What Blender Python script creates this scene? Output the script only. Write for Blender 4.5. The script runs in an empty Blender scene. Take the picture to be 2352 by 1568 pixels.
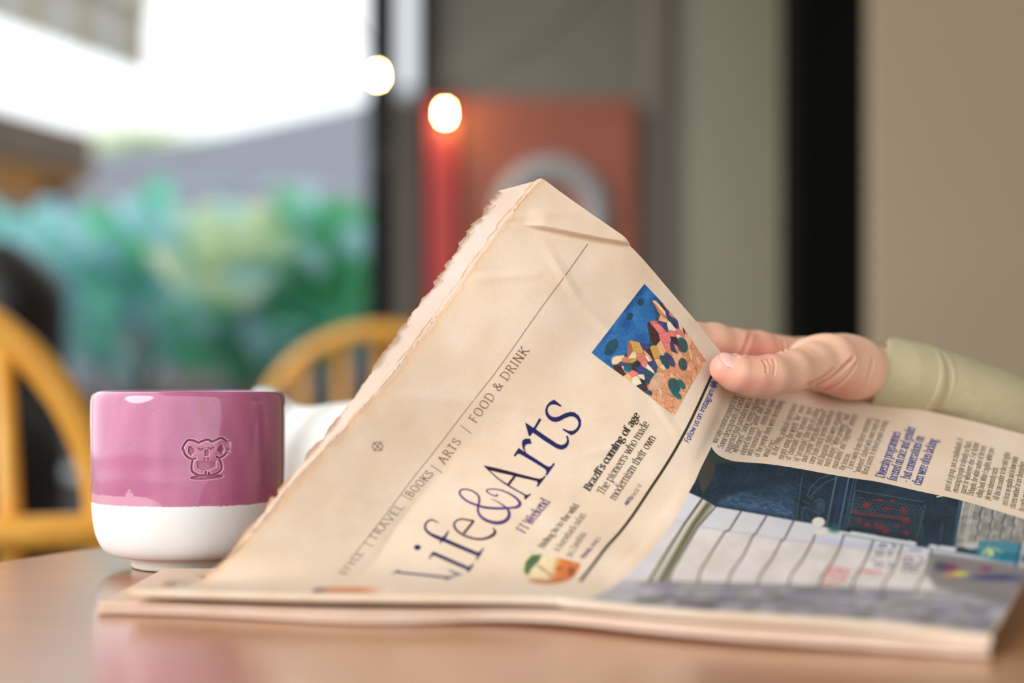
import bpy, bmesh, math, random
import numpy as np
from mathutils import Vector
from mathutils.geometry import tessellate_polygon

random.seed(7)
rng = np.random.default_rng(11)
SC = bpy.context.scene
COL = SC.collection
F = 2352 * 50 / 36.0          # focal length in pixels
TT = 0.740                    # table top height
CZ = TT + 0.082               # camera height
HY = 880.0                    # horizon row


def P(px, py, d):
    """a point d metres in front of the camera seen at photo pixel px,py"""
    return Vector(((px - 1176) / F * d, d, CZ + (HY - py) / F * d))


def PA(a):
    a = np.asarray(a, float)
    d = a[..., 2]
    return np.stack([(a[..., 0] - 1176) / F * d, d, CZ + (HY - a[..., 1]) / F * d], -1)


def proj(p):
    d = p[..., 1]
    return 1176 + p[..., 0] / d * F, HY - (p[..., 2] - CZ) / d * F


# ------------------------------------------------------------------ camera
cam = bpy.data.cameras.new('camera')
cam.lens = 50
cam.sensor_width = 36
cam.shift_y = (HY - 784) / 2352
cam.dof.use_dof = True
cam.dof.focus_distance = 0.602
cam.dof.aperture_fstop = 3.0
cam.clip_start = 0.02
camo = bpy.data.objects.new('camera', cam)
camo.location = (0, 0, CZ)
camo.rotation_euler = (math.pi / 2, 0, 0)
COL.objects.link(camo)
SC.camera = camo
SC.view_settings.view_transform = 'Standard'
SC.view_settings.look = 'None'
SC.view_settings.gamma = 1
SC.view_settings.use_curve_mapping = False
SC.view_settings.exposure = 0.83

# ------------------------------------------------------------------ world: overcast sky
w = bpy.data.worlds.new('sky')
SC.world = w
w.use_nodes = True
bg = w.node_tree.nodes['Background']
bg.inputs[0].default_value = (0.93, 0.97, 1.0, 1)
bg.inputs[1].default_value = 1.0
sun = bpy.data.lights.new('sun', 'SUN')
sun.energy = 1.1
sun.angle = math.radians(35)
sun.color = (1, 0.97, 0.93)
suno = bpy.data.objects.new('sun', sun)
suno.rotation_euler = Vector((0.74, 0.58, -0.46)).to_track_quat('-Z', 'Y').to_euler()
COL.objects.link(suno)


# ------------------------------------------------------------------ materials
def lin(c):
    o = []
    for v in c[:3]:
        v = v / 255.0
        o.append(v / 12.92 if v <= 0.04045 else ((v + 0.055) / 1.055) ** 2.4)
    return (o[0], o[1], o[2], 1.0)


MATS = {}


def mat(name, rgb=(200, 200, 200), rough=0.5, noise=0.0, nscale=20.0, metal=0.0, attr=None, bump=0.0,
        bscale=None, coat=0.0, coat_r=0.05, sss=0.0, sss_col=(1, .3, .2), emit=None, trans=0.0,
        wood=None, spec=0.5, stretch=(1, 1, 1), noise2=0.0):
    m = bpy.data.materials.new(name)
    m.use_nodes = True
    nt = m.node_tree
    N = nt.nodes
    L = nt.links
    b = N['Principled BSDF']
    b.inputs['Roughness'].default_value = rough
    b.inputs['Metallic'].default_value = metal
    b.inputs['Specular IOR Level'].default_value = spec
    base = lin(rgb)
    tc = N.new('ShaderNodeTexCoord')
    mp = N.new('ShaderNodeMapping')
    mp.inputs['Scale'].default_value = stretch
    L.new(tc.outputs['Object'], mp.inputs['Vector'])
    src = None
    if attr:
        a = N.new('ShaderNodeAttribute')
        a.attribute_name = attr
        src = a.outputs['Color']
    if wood:
        nz = N.new('ShaderNodeTexNoise')
        nz.inputs['Scale'].default_value = nscale
        nz.inputs['Detail'].default_value = 6
        nz.inputs['Distortion'].default_value = 0.6
        L.new(mp.outputs['Vector'], nz.inputs['Vector'])
        cr = N.new('ShaderNodeValToRGB')
        cr.color_ramp.elements[0].position = 0.3
        cr.color_ramp.elements[1].position = 0.7
        cr.color_ramp.elements[0].color = lin(wood)
        cr.color_ramp.elements[1].color = base
        L.new(nz.outputs['Fac'], cr.inputs['Fac'])
        src = cr.outputs['Color']
    if noise > 0:
        nz = N.new('ShaderNodeTexNoise')
        nz.inputs['Scale'].default_value = nscale
        nz.inputs['Detail'].default_value = 8
        L.new(mp.outputs['Vector'], nz.inputs['Vector'])
        mr = N.new('ShaderNodeMapRange')
        mr.inputs['From Min'].default_value = 0.25
        mr.inputs['From Max'].default_value = 0.75
        mr.inputs['To Min'].default_value = 1 - noise
        mr.inputs['To Max'].default_value = 1 + noise
        L.new(nz.outputs['Fac'], mr.inputs['Value'])
        mx = N.new('ShaderNodeVectorMath')
        mx.operation = 'MULTIPLY'
        if src:
            L.new(src, mx.inputs[0])
        else:
            mx.inputs[0].default_value = base[:3]
        L.new(mr.outputs['Result'], mx.inputs[1])
        src = mx.outputs['Vector']
    if src:
        L.new(src, b.inputs['Base Color'])
    else:
        b.inputs['Base Color'].default_value = base
    if bump > 0:
        nz2 = N.new('ShaderNodeTexNoise')
        nz2.inputs['Scale'].default_value = bscale or nscale
        nz2.inputs['Detail'].default_value = 5
        L.new(mp.outputs['Vector'], nz2.inputs['Vector'])
        bp = N.new('ShaderNodeBump')
        bp.inputs['Strength'].default_value = 0.6
        bp.inputs['Distance'].default_value = bump
        L.new(nz2.outputs['Fac'], bp.inputs['Height'])
        L.new(bp.outputs['Normal'], b.inputs['Normal'])
    if coat:
        b.inputs['Coat Weight'].default_value = coat
        b.inputs['Coat Roughness'].default_value = coat_r
    if sss:
        b.inputs['Subsurface Weight'].default_value = sss
        b.inputs['Subsurface Radius'].default_value = sss_col
        b.inputs['Subsurface Scale'].default_value = 0.004
    if emit:
        b.inputs['Emission Color'].default_value = lin(emit[0])
        b.inputs['Emission Strength'].default_value = emit[1]
    if trans > 0:
        out = N['Material Output']
        tr = N.new('ShaderNodeBsdfTranslucent')
        if src:
            L.new(src, tr.inputs['Color'])
        else:
            tr.inputs['Color'].default_value = base
        ms = N.new('ShaderNodeMixShader')
        ms.inputs[0].default_value = trans
        L.new(b.outputs[0], ms.inputs[1])
        L.new(tr.outputs[0], ms.inputs[2])
        L.new(ms.outputs[0], out.inputs['Surface'])
    MATS[name] = m
    return m


M_COAT = 1.75
# ------------------------------------------------------------------ object helpers
def link(name, me, m, parent=None, smooth=True, **props):
    o = bpy.data.objects.new(name, me)
    if m is not None and len(me.materials) == 0:
        me.materials.append(m)
    if smooth:
        me.polygons.foreach_set('use_smooth', [True] * len(me.polygons))
    COL.objects.link(o)
    if parent is not None:
        o.parent = parent
        bpy.context.view_layer.update()
        o.matrix_parent_inverse = parent_inv(parent)
    for k, v in props.items():
        o[k] = v
    return o


def parent_inv(p):
    from mathutils import Matrix
    m = Matrix.LocRotScale(p.location, p.rotation_euler, p.scale)
    q = p.parent
    if q is not None:
        m = parent_inv(q).inverted() @ p.matrix_parent_inverse @ m
    return m.inverted()


def thing(name, label, cat, loc=(0, 0, 0), group=None):
    o = bpy.data.objects.new(name, None)
    o.empty_display_size = 0.05
    o.location = loc
    COL.objects.link(o)
    o['label'] = label
    o['category'] = cat
    if group:
        o['group'] = group
    return o


def mesh_np(name, V, Fc):
    me = bpy.data.meshes.new(name)
    V = np.asarray(V, np.float64)
    Fc = np.asarray(Fc)
    me.vertices.add(len(V))
    me.vertices.foreach_set('co', V.ravel())
    n, k = Fc.shape
    me.loops.add(n * k)
    me.loops.foreach_set('vertex_index', Fc.ravel())
    me.polygons.add(n)
    me.polygons.foreach_set('loop_start', np.arange(n) * k)
    me.polygons.foreach_set('loop_total', np.full(n, k))
    me.update(calc_edges=True)
    me.validate()
    return me


def set_col(me, C, name='Col'):
    a = me.color_attributes.new(name, 'FLOAT_COLOR', 'POINT')
    C = np.asarray(C, float)
    if C.shape[1] == 3:
        C = np.c_[C, np.ones(len(C))]
    a.data.foreach_set('color', C.ravel())


def linA(C):
    C = np.clip(np.asarray(C, float) / 255.0, 0, 1)
    return np.where(C <= 0.04045, C / 12.92, ((C + 0.055) / 1.055) ** 2.4)


def grid_faces(nu, nv, wrap_v=False):
    i = np.arange(nu - 1)[:, None]
    j = np.arange(nv if wrap_v else nv - 1)[None, :]
    a = i * nv + j
    b = i * nv + (j + 1) % nv
    c = (i + 1) * nv + (j + 1) % nv
    d = (i + 1) * nv + j
    return np.stack([a, b, c, d], -1).reshape(-1, 4)


def bm_new():
    return bmesh.new()


def bm_obj(name, bm, m, parent=None, smooth=False, **props):
    bmesh.ops.recalc_face_normals(bm, faces=bm.faces[:])
    me = bpy.data.meshes.new(name)
    bm.to_mesh(me)
    bm.free()
    return link(name, me, m, parent, smooth, **props)


def box(bm, x0, x1, y0, y1, z0, z1, bev=0.0):
    vs = [bm.verts.new((x, y, z)) for x in (x0, x1) for y in (y0, y1) for z in (z0, z1)]
    fs = []
    for q in ((0, 1, 3, 2), (4, 6, 7, 5), (0, 4, 5, 1), (2, 3, 7, 6), (0, 2, 6, 4), (1, 5, 7, 3)):
        fs.append(bm.faces.new([vs[i] for i in q]))
    if bev > 0:
        es = list({e for f in fs for e in f.edges})
        bmesh.ops.bevel(bm, geom=es, offset=bev, segments=2, affect='EDGES', profile=0.5)


def prism(bm, pts, off):
    """polygon pts (3D) extruded by vector off"""
    a = [bm.verts.new(p) for p in pts]
    b = [bm.verts.new(Vector(p) + Vector(off)) for p in pts]
    n = len(pts)
    bm.faces.new(a)
    bm.faces.new(b[::-1])
    for i in range(n):
        bm.faces.new((a[i], b[i], b[(i + 1) % n], a[(i + 1) % n]))


def tube(bm, pts, r, seg=12, closed=False, flat=1.0):
    pts = [Vector(p) for p in pts]
    n = len(pts)
    rr = r if hasattr(r, '__len__') else [r] * n
    rings = []
    up = None
    for i, p in enumerate(pts):
        t = (pts[(i + 1) % n] if (closed or i < n - 1) else p) - (pts[i - 1] if (closed or i > 0) else p)
        t.normalize()
        if up is None:
            up = Vector((0, 0, 1)) if abs(t.z) < 0.9 else Vector((0, 1, 0))
        a = t.cross(up)
        a.normalize()
        b = a.cross(t)
        up = b
        rings.append([bm.verts.new(p + a * (rr[i] * math.cos(k * 2 * math.pi / seg)) +
                                   b * (rr[i] * flat * math.sin(k * 2 * math.pi / seg))) for k in range(seg)])
    m = n if closed else n - 1
    for i in range(m):
        A = rings[i]
        B = rings[(i + 1) % n]
        for k in range(seg):
            bm.faces.new((A[k], A[(k + 1) % seg], B[(k + 1) % seg], B[k]))
    if not closed:
        bm.faces.new(rings[0])
        bm.faces.new(rings[-1][::-1])


def lathe(bm, prof, seg=48, c=(0, 0, 0)):
    rings = []
    for r, z in prof:
        if r < 1e-6:
            rings.append([bm.verts.new((c[0], c[1], c[2] + z))])
        else:
            rings.append([bm.verts.new((c[0] + r * math.cos(k * 2 * math.pi / seg),
                                        c[1] + r * math.sin(k * 2 * math.pi / seg), c[2] + z)) for k in range(seg)])
    for A, B in zip(rings, rings[1:]):
        if len(A) == 1 and len(B) == 1:
            continue
        for k in range(seg):
            if len(A) == 1:
                bm.faces.new((A[0], B[k], B[(k + 1) % seg]))
            elif len(B) == 1:
                bm.faces.new((A[k], A[(k + 1) % seg], B[0]))
            else:
                bm.faces.new((A[k], A[(k + 1) % seg], B[(k + 1) % seg], B[k]))


def sm(x, a, b):
    t = np.clip((x - a) / (b - a), 0, 1)
    return t * t * (3 - 2 * t)


def vnoise(x, y, seed=0):
    """smooth 2D value noise 0..1"""
    xi = np.floor(x).astype(np.int64)
    yi = np.floor(y).astype(np.int64)
    fx = x - xi
    fy = y - yi
    fx = fx * fx * (3 - 2 * fx)
    fy = fy * fy * (3 - 2 * fy)

    def h(a, b):
        n = (a * 374761393 + b * 668265263 + seed * 362437) & 0x7fffffff
        n = ((n ^ (n >> 13)) * 1274126177) & 0x7fffffff
        return ((n ^ (n >> 16)) & 0xffff) / 65535.0
    return (h(xi, yi) * (1 - fx) + h(xi + 1, yi) * fx) * (1 - fy) + (h(xi, yi + 1) * (1 - fx) + h(xi + 1, yi + 1) * fx) * fy


def seg_dist(x, y, pts):
    """distance of points to a 2D polyline, and the fraction along it"""
    best = np.full(x.shape, 1e9)
    for (a, b) in zip(pts, pts[1:]):
        ax, ay = a[0], a[1]
        dx, dy = b[0] - ax, b[1] - ay
        L = dx * dx + dy * dy + 1e-12
        t = np.clip(((x - ax) * dx + (y - ay) * dy) / L, 0, 1)
        d = np.hypot(x - ax - t * dx, y - ay - t * dy)
        best = np.minimum(best, d)
    return best


def in_poly(x, y, pts):
    ins = np.zeros(x.shape, bool)
    n = len(pts)
    for i in range(n):
        x1, y1 = pts[i]
        x2, y2 = pts[(i + 1) % n]
        if y1 == y2:
            continue
        c = ((y1 > y) != (y2 > y)) & (x < (x2 - x1) * (y - y1) / (y2 - y1) + x1)
        ins ^= c
    return ins


def sd_poly(x, y, pts):
    d = seg_dist(x, y, list(pts) + [pts[0]])
    return np.where(in_poly(x, y, pts), -d, d)


# ------------------------------------------------------------------ signed-distance bodies
def rcone(X, Y, Z, a, b, ra, rb):
    ax, ay, az = a
    dx, dy, dz = b[0] - ax, b[1] - ay, b[2] - az
    L = dx * dx + dy * dy + dz * dz + 1e-12
    t = np.clip(((X - ax) * dx + (Y - ay) * dy + (Z - az) * dz) / L, 0, 1)
    return np.sqrt((X - ax - t * dx) ** 2 + (Y - ay - t * dy) ** 2 + (Z - az - t * dz) ** 2) - (ra + (rb - ra) * t)


def smin(a, b, k):
    h = np.clip(0.5 + 0.5 * (b - a) / k, 0, 1)
    return b * (1 - h) + a * h - k * h * (1 - h)


def surface_nets(fn, lo, hi, step):
    lo = np.array(lo, float)
    hi = np.array(hi, float)
    n = np.ceil((hi - lo) / step).astype(int) + 1
    ax = [(lo[i] + np.arange(n[i]) * step).astype(np.float32) for i in range(3)]
    X, Y, Z = np.meshgrid(*ax, indexing='ij', sparse=True)
    D = fn(X, Y, Z).astype(np.float32)
    D = np.broadcast_to(D, tuple(n)).copy()
    S = D < 0
    c = [D[i:n[0] - 1 + i, j:n[1] - 1 + j, k:n[2] - 1 + k] for i in (0, 1) for j in (0, 1) for k in (0, 1)]
    off = np.array([(i, j, k) for i in (0, 1) for j in (0, 1) for k in (0, 1)], float)
    cnt = sum((q < 0).astype(np.int8) for q in c)
    act = (cnt > 0) & (cnt < 8)
    idx = -np.ones(act.shape, np.int64)
    ii = np.argwhere(act)
    idx[act] = np.arange(len(ii))
    vals = np.stack([q[act] for q in c], 1)
    acc = np.zeros((len(ii), 3))
    num = np.zeros(len(ii))
    for e0 in range(8):
        for bit in (1, 2, 4):
            e1 = e0 | bit
            if e1 == e0:
                continue
            v0 = vals[:, e0]
            v1 = vals[:, e1]
            m = (v0 < 0) != (v1 < 0)
            t = np.where(m, v0 / np.where(m, v0 - v1, 1), 0)
            p = off[e0] + (off[e1] - off[e0]) * t[:, None]
            acc += p * m[:, None]
            num += m
    V = lo + (ii + acc / num[:, None]) * step
    faces = []
    for axis in range(3):
        sl0 = [slice(None)] * 3
        sl1 = [slice(None)] * 3
        sl0[axis] = slice(0, -1)
        sl1[axis] = slice(1, None)
        cr = S[tuple(sl0)] != S[tuple(sl1)]
        e = np.argwhere(cr)
        o = [a for a in range(3) if a != axis]
        ok = (e[:, o[0]] > 0) & (e[:, o[1]] > 0) & (e[:, o[0]] < n[o[0]] - 1) & (e[:, o[1]] < n[o[1]] - 1)
        e = e[ok]
        q = []
        for da, db in ((1, 1), (0, 1), (0, 0), (1, 0)):
            g = e.copy()
            g[:, o[0]] -= da
            g[:, o[1]] -= db
            q.append(idx[g[:, 0], g[:, 1], g[:, 2]])
        q = np.stack(q, 1)
        s = S[tuple(sl0)][e[:, 0], e[:, 1], e[:, 2]]
        flip = s if axis != 1 else ~s
        q = np.where(flip[:, None], q, q[:, ::-1])
        faces.append(q)
    return V, np.concatenate(faces)


# ================================================================== MATERIALS
M_floor = mat('floor_tiles', (92, 88, 84), 0.5, 0.15, 6)
M_ground = mat('ground_paving', (120, 118, 112), 0.8, 0.15, 4)
M_ceil = mat('ceiling_paint', (150, 145, 135), 0.8, 0.05, 3)
M_olive = mat('olive_wall_panel', (150, 144, 124), 0.35, 0.14, 1.0)
M_olive_d = mat('dark_olive_panel', (106, 101, 88), 0.35, 0.25, 1.2)
M_mullion = mat('brown_frame_metal', (112, 100, 88), 0.4, 0.08, 5)
M_black = mat('black_painted_steel', (8, 8, 7), 0.8, 0.1, 8, spec=.05)
M_beige = mat('beige_plaster', (158, 142, 118), 0.85, 0.05, 3)
M_post = mat('dark_post_steel', (26, 26, 26), 0.7, 0.1, 8, spec=.15)
M_brown = mat('brown_column_paint', (112, 100, 90), 0.6, 0.1, 6)
M_table = mat('varnished_table_wood', (176, 108, 54), 0.35, 0.0, 14, wood=(154, 90, 42), coat=1.0, coat_r=0.21, stretch=(1, 12, 1))
M_steel = mat('black_pedestal_steel', (30, 30, 30), 0.4, 0.05, 10)
M_chair = mat('honey_chair_wood', (232, 172, 66), 0.35, 0.0, 8, wood=(216, 148, 48), stretch=(4, 4, 1))
M_seat = mat('honey_seat_wood', (222, 160, 62), 0.4, 0.0, 8, wood=(206, 140, 48), stretch=(1, 6, 1))
M_paper = mat('peach_newsprint', (237, 213, 189), 0.85, 0.035, 900, bump=0.00012, bscale=1500, trans=0.18, spec=0.25, attr='Col')
M_paper_in = mat('pale_newsprint', (233, 212, 192), 0.85, 0.04, 700, bump=0.00012, bscale=1500, trans=0.2, spec=0.25, attr='Col')
M_print = mat('printed_picture_ink', (128, 128, 128), 0.7, 0.05, 1500, attr='Col', spec=0.3)
M_navy = mat('navy_ink', (36, 36, 82), 0.75, 0.1, 1500, spec=.15)
M_plum = mat('plum_ink', (42, 24, 54), 0.75, 0.1, 1500, spec=.15)
M_purple = mat('purple_ink', (78, 52, 110), 0.75, 0.1, 1500, spec=.15)
M_brownink = mat('brown_ink', (108, 74, 56), 0.8, 0.1, 1500, spec=.15)
M_blackink = mat('black_ink', (58, 52, 42), 0.8, 0.12, 1500, spec=.15)
M_greyink = mat('grey_ink', (126, 114, 98), 0.8, 0.1, 1500, spec=.15)
M_blueink = mat('blue_ink', (84, 88, 138), 0.8, 0.1, 1500, spec=.15)
M_mug = mat('glazed_stoneware', (200, 130, 160), 0.12, 0.03, 60, attr='Col', coat=0.6, coat_r=0.03)
M_skin = mat('skin', (236, 184, 158), 0.45, 0.05, 160, attr='Col', sss=0.25, bump=0.00025, bscale=900, spec=0.4)
M_nail = mat('thumbnail', (240, 186, 174), 0.2, 0.02, 100, coat=0.8, coat_r=0.1)
M_jacket = mat('khaki_cotton', (180, 168, 132), 0.85, 0.06, 500, bump=0.0003, bscale=1400)
M_hair = mat('black_hair', (20, 17, 15), 0.5, 0.3, 60, stretch=(1, 1, .1))
M_face = mat('brown_skin', (120, 80, 58), 0.5, 0.05, 30)
M_cloth = mat('dark_clothing', (28, 26, 26), 0.8, 0.15, 40)
M_white = mat('white_napkin', (240, 240, 234), 0.85, 0.02, 90, bump=0.0004, bscale=200)
M_roof = mat('grey_roof_sheet', (104, 108, 116), 0.6, 0.08, 2, spec=.3)
M_roofp = mat('pale_roof_panel', (126, 133, 146), 0.5, 0.04, 2, spec=.3)
M_bwall = mat('pinkish_grey_wall', (98, 90, 90), 0.8, 0.12, 2)
M_fascia = mat('brown_timber', (92, 76, 60), 0.7, 0.15, 5)
M_soffit = mat('lamplit_orange_timber', (236, 168, 84), 0.5, 0.15, 4)  # orange timber, its colour brightened for the lamp glow under the eave
M_awn = mat('grey_awning', (226, 222, 212), 0.7, 0.12, 5, trans=.6)
M_awnp = mat('pale_awning_pleat', (240, 242, 246), 0.7, 0.08, 5, trans=.6)
M_red = mat('red_reflection_panel', (146, 78, 56), 0.5, 0.18, 4)  # red of the glass reflection, given to a solid panel
M_red2 = mat('bright_reflection_strip', (172, 44, 38), 0.4, 0.05, 6)  # brighter edge of the same reflection, as a solid strip
M_ring = mat('grey_reflection_ring', (150, 150, 150), 0.5, 0.04, 6)  # ring within the reflection, as a solid part
M_planter = mat('dark_grey_planter', (72, 74, 76), 0.7, 0.1, 6)
M_ledge = mat('pale_stone_ledge', (186, 188, 190), 0.7, 0.05, 6)
M_cab = mat('charcoal_cabinet', (30, 32, 34), 0.4, 0.1, 6)
M_olab = mat('olive_label', (90, 88, 60), 0.6, 0.05, 6)
M_bulb = mat('glowing_bulb', (255, 230, 180), 0.3, 0.0, 10, emit=((255, 208, 130), 160.0))
M_bulb_off = mat('unlit_bulb', (120, 116, 100), 0.1, 0.0, 10)
M_wire = mat('black_cable', (20, 20, 20), 0.6, 0.0, 10)
M_stem = mat('green_stem', (80, 110, 70), 0.6, 0.1, 20)
M_soil = mat('planter_soil', (50, 42, 36), 0.9, 0.2, 30)
LEAFM = [mat('teal_leaf', (128, 210, 188), 0.38, 0.2, 6, trans=0.42, coat=0.2, coat_r=0.25),
         mat('green_leaf', (104, 196, 142), 0.4, 0.2, 6, trans=0.42, coat=0.2, coat_r=0.25),
         mat('pale_leaf', (222, 234, 200), 0.4, 0.12, 6, trans=0.42, coat=0.2, coat_r=0.25),
         mat('sky_sheen_leaf', (180, 220, 228), 0.35, 0.15, 6, trans=0.42, coat=0.2, coat_r=0.25)]  # last one: bluish sky reflection put into the leaf colour

# ================================================================== SETTING
def struct(name, bm, m, smooth=False):
    return bm_obj(name, bm, m, None, smooth, kind='structure')


bm = bm_new(); box(bm, -1.2, 2.0, -2.5, 3.2, -0.1, 0.0); struct('floor', bm, M_floor)
bm = bm_new(); box(bm, -12, 12, -8, 22, -0.2, -0.101); struct('ground', bm, M_ground)
bm = bm_new(); box(bm, -0.75, 2.0, -1.2, 3.2, 2.6, 2.75); struct('unseen_ceiling', bm, M_ceil)  # out of view, added to cut down the sky light


def xat(px, d):
    return (px - 1176) / F * d


# back wall of panels at 3 m
bm = bm_new(); box(bm, xat(975, 3.0), xat(1485, 3.0), 3.0, 3.1, 0, 2.6); wb = struct('wall_back', bm, M_olive_d)
bm = bm_new(); box(bm, xat(1530, 3.0), 2.0, 3.0, 3.1, 0, 2.6); struct('wall_back_right', bm, M_olive)
bm = bm_new(); box(bm, xat(1482, 3.0), xat(1533, 3.0), 2.97, 3.1, 0, 2.6, 0.004); struct('trim_1', bm, M_mullion)
bm = bm_new(); box(bm, xat(960, 3.0), xat(990, 3.0), 2.96, 3.1, 0, 2.6, 0.004); struct('trim_2', bm, M_post)
bm = bm_new(); box(bm, xat(2010, 2.05), 2.0, 2.05, 2.15, 0, 2.6); struct('wall_right', bm, M_beige)
bm = bm_new(); box(bm, 2.0, 2.1, -1.2, 3.2, 0, 2.6); struct('unseen_side_wall', bm, M_beige)  # out-of-view wall, added with the slab overhead to hold back sky light
o = None
bm = bm_new(); box(bm, xat(1833, 2.1), xat(2008, 2.1), 2.1, 2.24, 0, 2.6, 0.004)
o = bm_obj('column', bm, M_black); o['label'] = 'wide black square column between olive and beige walls'; o['category'] = 'column'
t = thing('post', 'slim dark steel post beside the bright open sky', 'post', (xat(874, 3.2), 3.2, 0))
bm = bm_new(); box(bm, xat(842, 3.2), xat(908, 3.2), 3.2, 3.26, 0, 2.6, 0.004); bm_obj('shaft', bm, M_post, t)
bm = bm_new(); box(bm, xat(832, 3.2), xat(918, 3.2), 3.18, 3.28, 0, 0.02, 0.002); bm_obj('base_plate', bm, M_post, t)
# brown pillar right of the post
bm = bm_new(); box(bm, xat(893, 3.5), xat(962, 3.5), 3.5, 3.6, 0, CZ + (HY - 228) / F * 3.5, 0.004)
o = bm_obj('pillar', bm, M_brown); o['label'] = 'grey-brown pillar behind the slim dark post'; o['category'] = 'pillar'
# frosted pane closing the gap between post and wall
mg = bpy.data.materials.new('smoky_glass'); mg.use_nodes = True
b_ = mg.node_tree.nodes['Principled BSDF']
b_.inputs['Base Color'].default_value = (.56, .57, .58, 1); b_.inputs['Transmission Weight'].default_value = 1
b_.inputs['Roughness'].default_value = .05; b_.inputs['IOR'].default_value = 1.05
zb = CZ + (HY - 222) / F * 3.5
bm = bm_new(); box(bm, xat(893, 3.52), xat(985, 3.52), 3.52, 3.526, zb, 2.6); struct('window_1', bm, mg)
# dark cabinet
t = thing('cabinet', 'charcoal cabinet standing behind the dark post', 'cabinet', (xat(925, 3.75), 3.75, 0))
zc = CZ + (HY - 520) / F * 3.7
bm = bm_new(); box(bm, xat(848, 3.7), xat(1040, 3.7), 3.7, 4.1, 0.05, zc, 0.005); bm_obj('body', bm, M_cab, t)
bm = bm_new(); box(bm, xat(854, 3.7), xat(1030, 3.7), 3.68, 3.70, 0.1, zc - 0.03, 0.003); bm_obj('door', bm, M_cab, t)
bm = bm_new(); box(bm, xat(854, 3.7), xat(1030, 3.7), 3.67, 3.68, CZ + (HY - 690) / F * 3.7, CZ + (HY - 628) / F * 3.7); bm_obj('label_strip', bm, M_olab, t, label='olive green strip')

# red reflection in the glass with a ring, built as solid panels
t = thing('red_reflection', 'rust-red glass reflection with a grey ring, built as a panel on the dark wall', 'sign', (xat(1235, 2.95), 2.95, 1.3))
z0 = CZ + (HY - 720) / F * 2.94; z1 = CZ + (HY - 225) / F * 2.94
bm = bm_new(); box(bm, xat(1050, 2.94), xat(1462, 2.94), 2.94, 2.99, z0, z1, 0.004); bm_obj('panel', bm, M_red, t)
bm = bm_new(); box(bm, xat(983, 2.92), xat(1052, 2.92), 2.92, 2.99, z0, z1, 0.004); bm_obj('edge_strip', bm, M_red2, t, label='bright red vertical strip of the glass reflection')
bm = bm_new()
cx, cz = xat(1268, 2.93), CZ + (HY - 495) / F * 2.93
n = 48
rings = []
for k in range(n):
    a = 2 * math.pi * k / n
    rings.append([bm.verts.new((cx + r * math.cos(a), y, cz + r * math.sin(a))) for r, y in ((0.070, 2.94), (0.070, 2.93), (0.123, 2.93), (0.123, 2.94))])
for k in range(n):
    A, B = rings[k], rings[(k + 1) % n]
    for i in range(4):
        bm.faces.new((A[i], A[(i + 1) % 4], B[(i + 1) % 4], B[i]))
bm_obj('ring', bm, M_ring, t, True, label='grey ring in the glass reflection')

# string lights
t = thing('string_lights', 'string of bare warm bulbs hanging before the post', 'lights', (xat(950, 3.0), 3.0, 1.5))
bul = [P(868, 181, 3.0), P(1022, 268, 2.85), P(880, 370, 3.0)]
bm = bm_new()
cord = []
A = P(700, -200, 3.1); 
ends = [A, bul[0] + Vector((0, 0, .045)), bul[1] + Vector((0, 0, .045)), P(1500, -150, 2.8)]
for a, b in zip(ends, ends[1:]):
    for k in range(8):
        u = k / 8
        cord.append(a.lerp(b, u) - Vector((0, 0, 0.04 * math.sin(math.pi * u))))
cord.append(ends[-1])
tube(bm, cord, 0.0022, 6); bm_obj('cord', bm, M_wire, t, True)
bm = bm_new(); tube(bm, [bul[0] + Vector((0, 0, .045)), bul[2] + Vector((0, 0.0, .04))], 0.002, 6); bm_obj('cord', bm, M_wire, t, True)
for i, b in enumerate(bul):
    bm = bm_new()
    lathe(bm, [(0, -0.0045), (0.002, -0.004), (0.0036, -0.0022), (0.0042, 0), (0.0038, 0.004), (0.003, 0.009), (0.003, 0.02), (0, 0.02)], 20, b)
    q = bm_obj('bulb', bm, M_bulb if i < 2 else M_bulb_off, t, True)
    if i == 2:
        q['label'] = 'unlit bulb'
    bm = bm_new(); lathe(bm, [(0, 0.018), (0.0085, 0.018), (0.0085, 0.042), (0.004, 0.05), (0, 0.05)], 16, b)
    bm_obj('socket', bm, M_wire, t, True)

# awning top-left (level, receding)
za = CZ + (HY - 40) / F * 3.4
a0 = Vector((xat(-420, 2.9), 2.9, za)); a1 = Vector((xat(337, 4.02), 4.02, za))
t = thing('awning', 'grey pleated awning hanging in the upper left corner', 'awning', (a0 + a1) / 2)
n = 34
L = (a1 - a0)
nr = Vector((L.y, -L.x, 0)).normalized()
for k in range(n):
    u0, u1 = k / n, (k + 1) / n
    p0 = a0 + L * u0 + nr * (0.02 if k % 2 else -0.02)
    p1 = a0 + L * u1 + nr * (0.02 if k % 2 == 0 else -0.02)
    bm = bm_new()
    prism(bm, [p0, p1, p1 + Vector((0, 0, .17)), p0 + Vector((0, 0, .17))], nr * 0.004)
    bm_obj('pleat', bm, M_awnp if k % 3 == 1 else M_awn, t)
bm = bm_new()
top = [a0 + Vector((0, 0, .17)), a1 + Vector((0, 0, .17)), a1 + Vector((.10, -.25, .33)), a1 + Vector((.42, -.9, .50)), a0 + Vector((.6, -.7, .55))]
prism(bm, top, (0, 0, .02))
bm_obj('canopy', bm, M_awn, t)
bm = bm_new(); tube(bm, [a0 + Vector((0, 0, .17)), a1 + Vector((0, 0, .17))], 0.012, 10); bm_obj('rail', bm, M_brown, t, True)
bm = bm_new(); tube(bm, [Vector((a0.x, a0.y, 0)), a0 + Vector((0, 0, .2))], 0.02, 10); bm_obj('pole', bm, M_brown, t, True)

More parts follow.
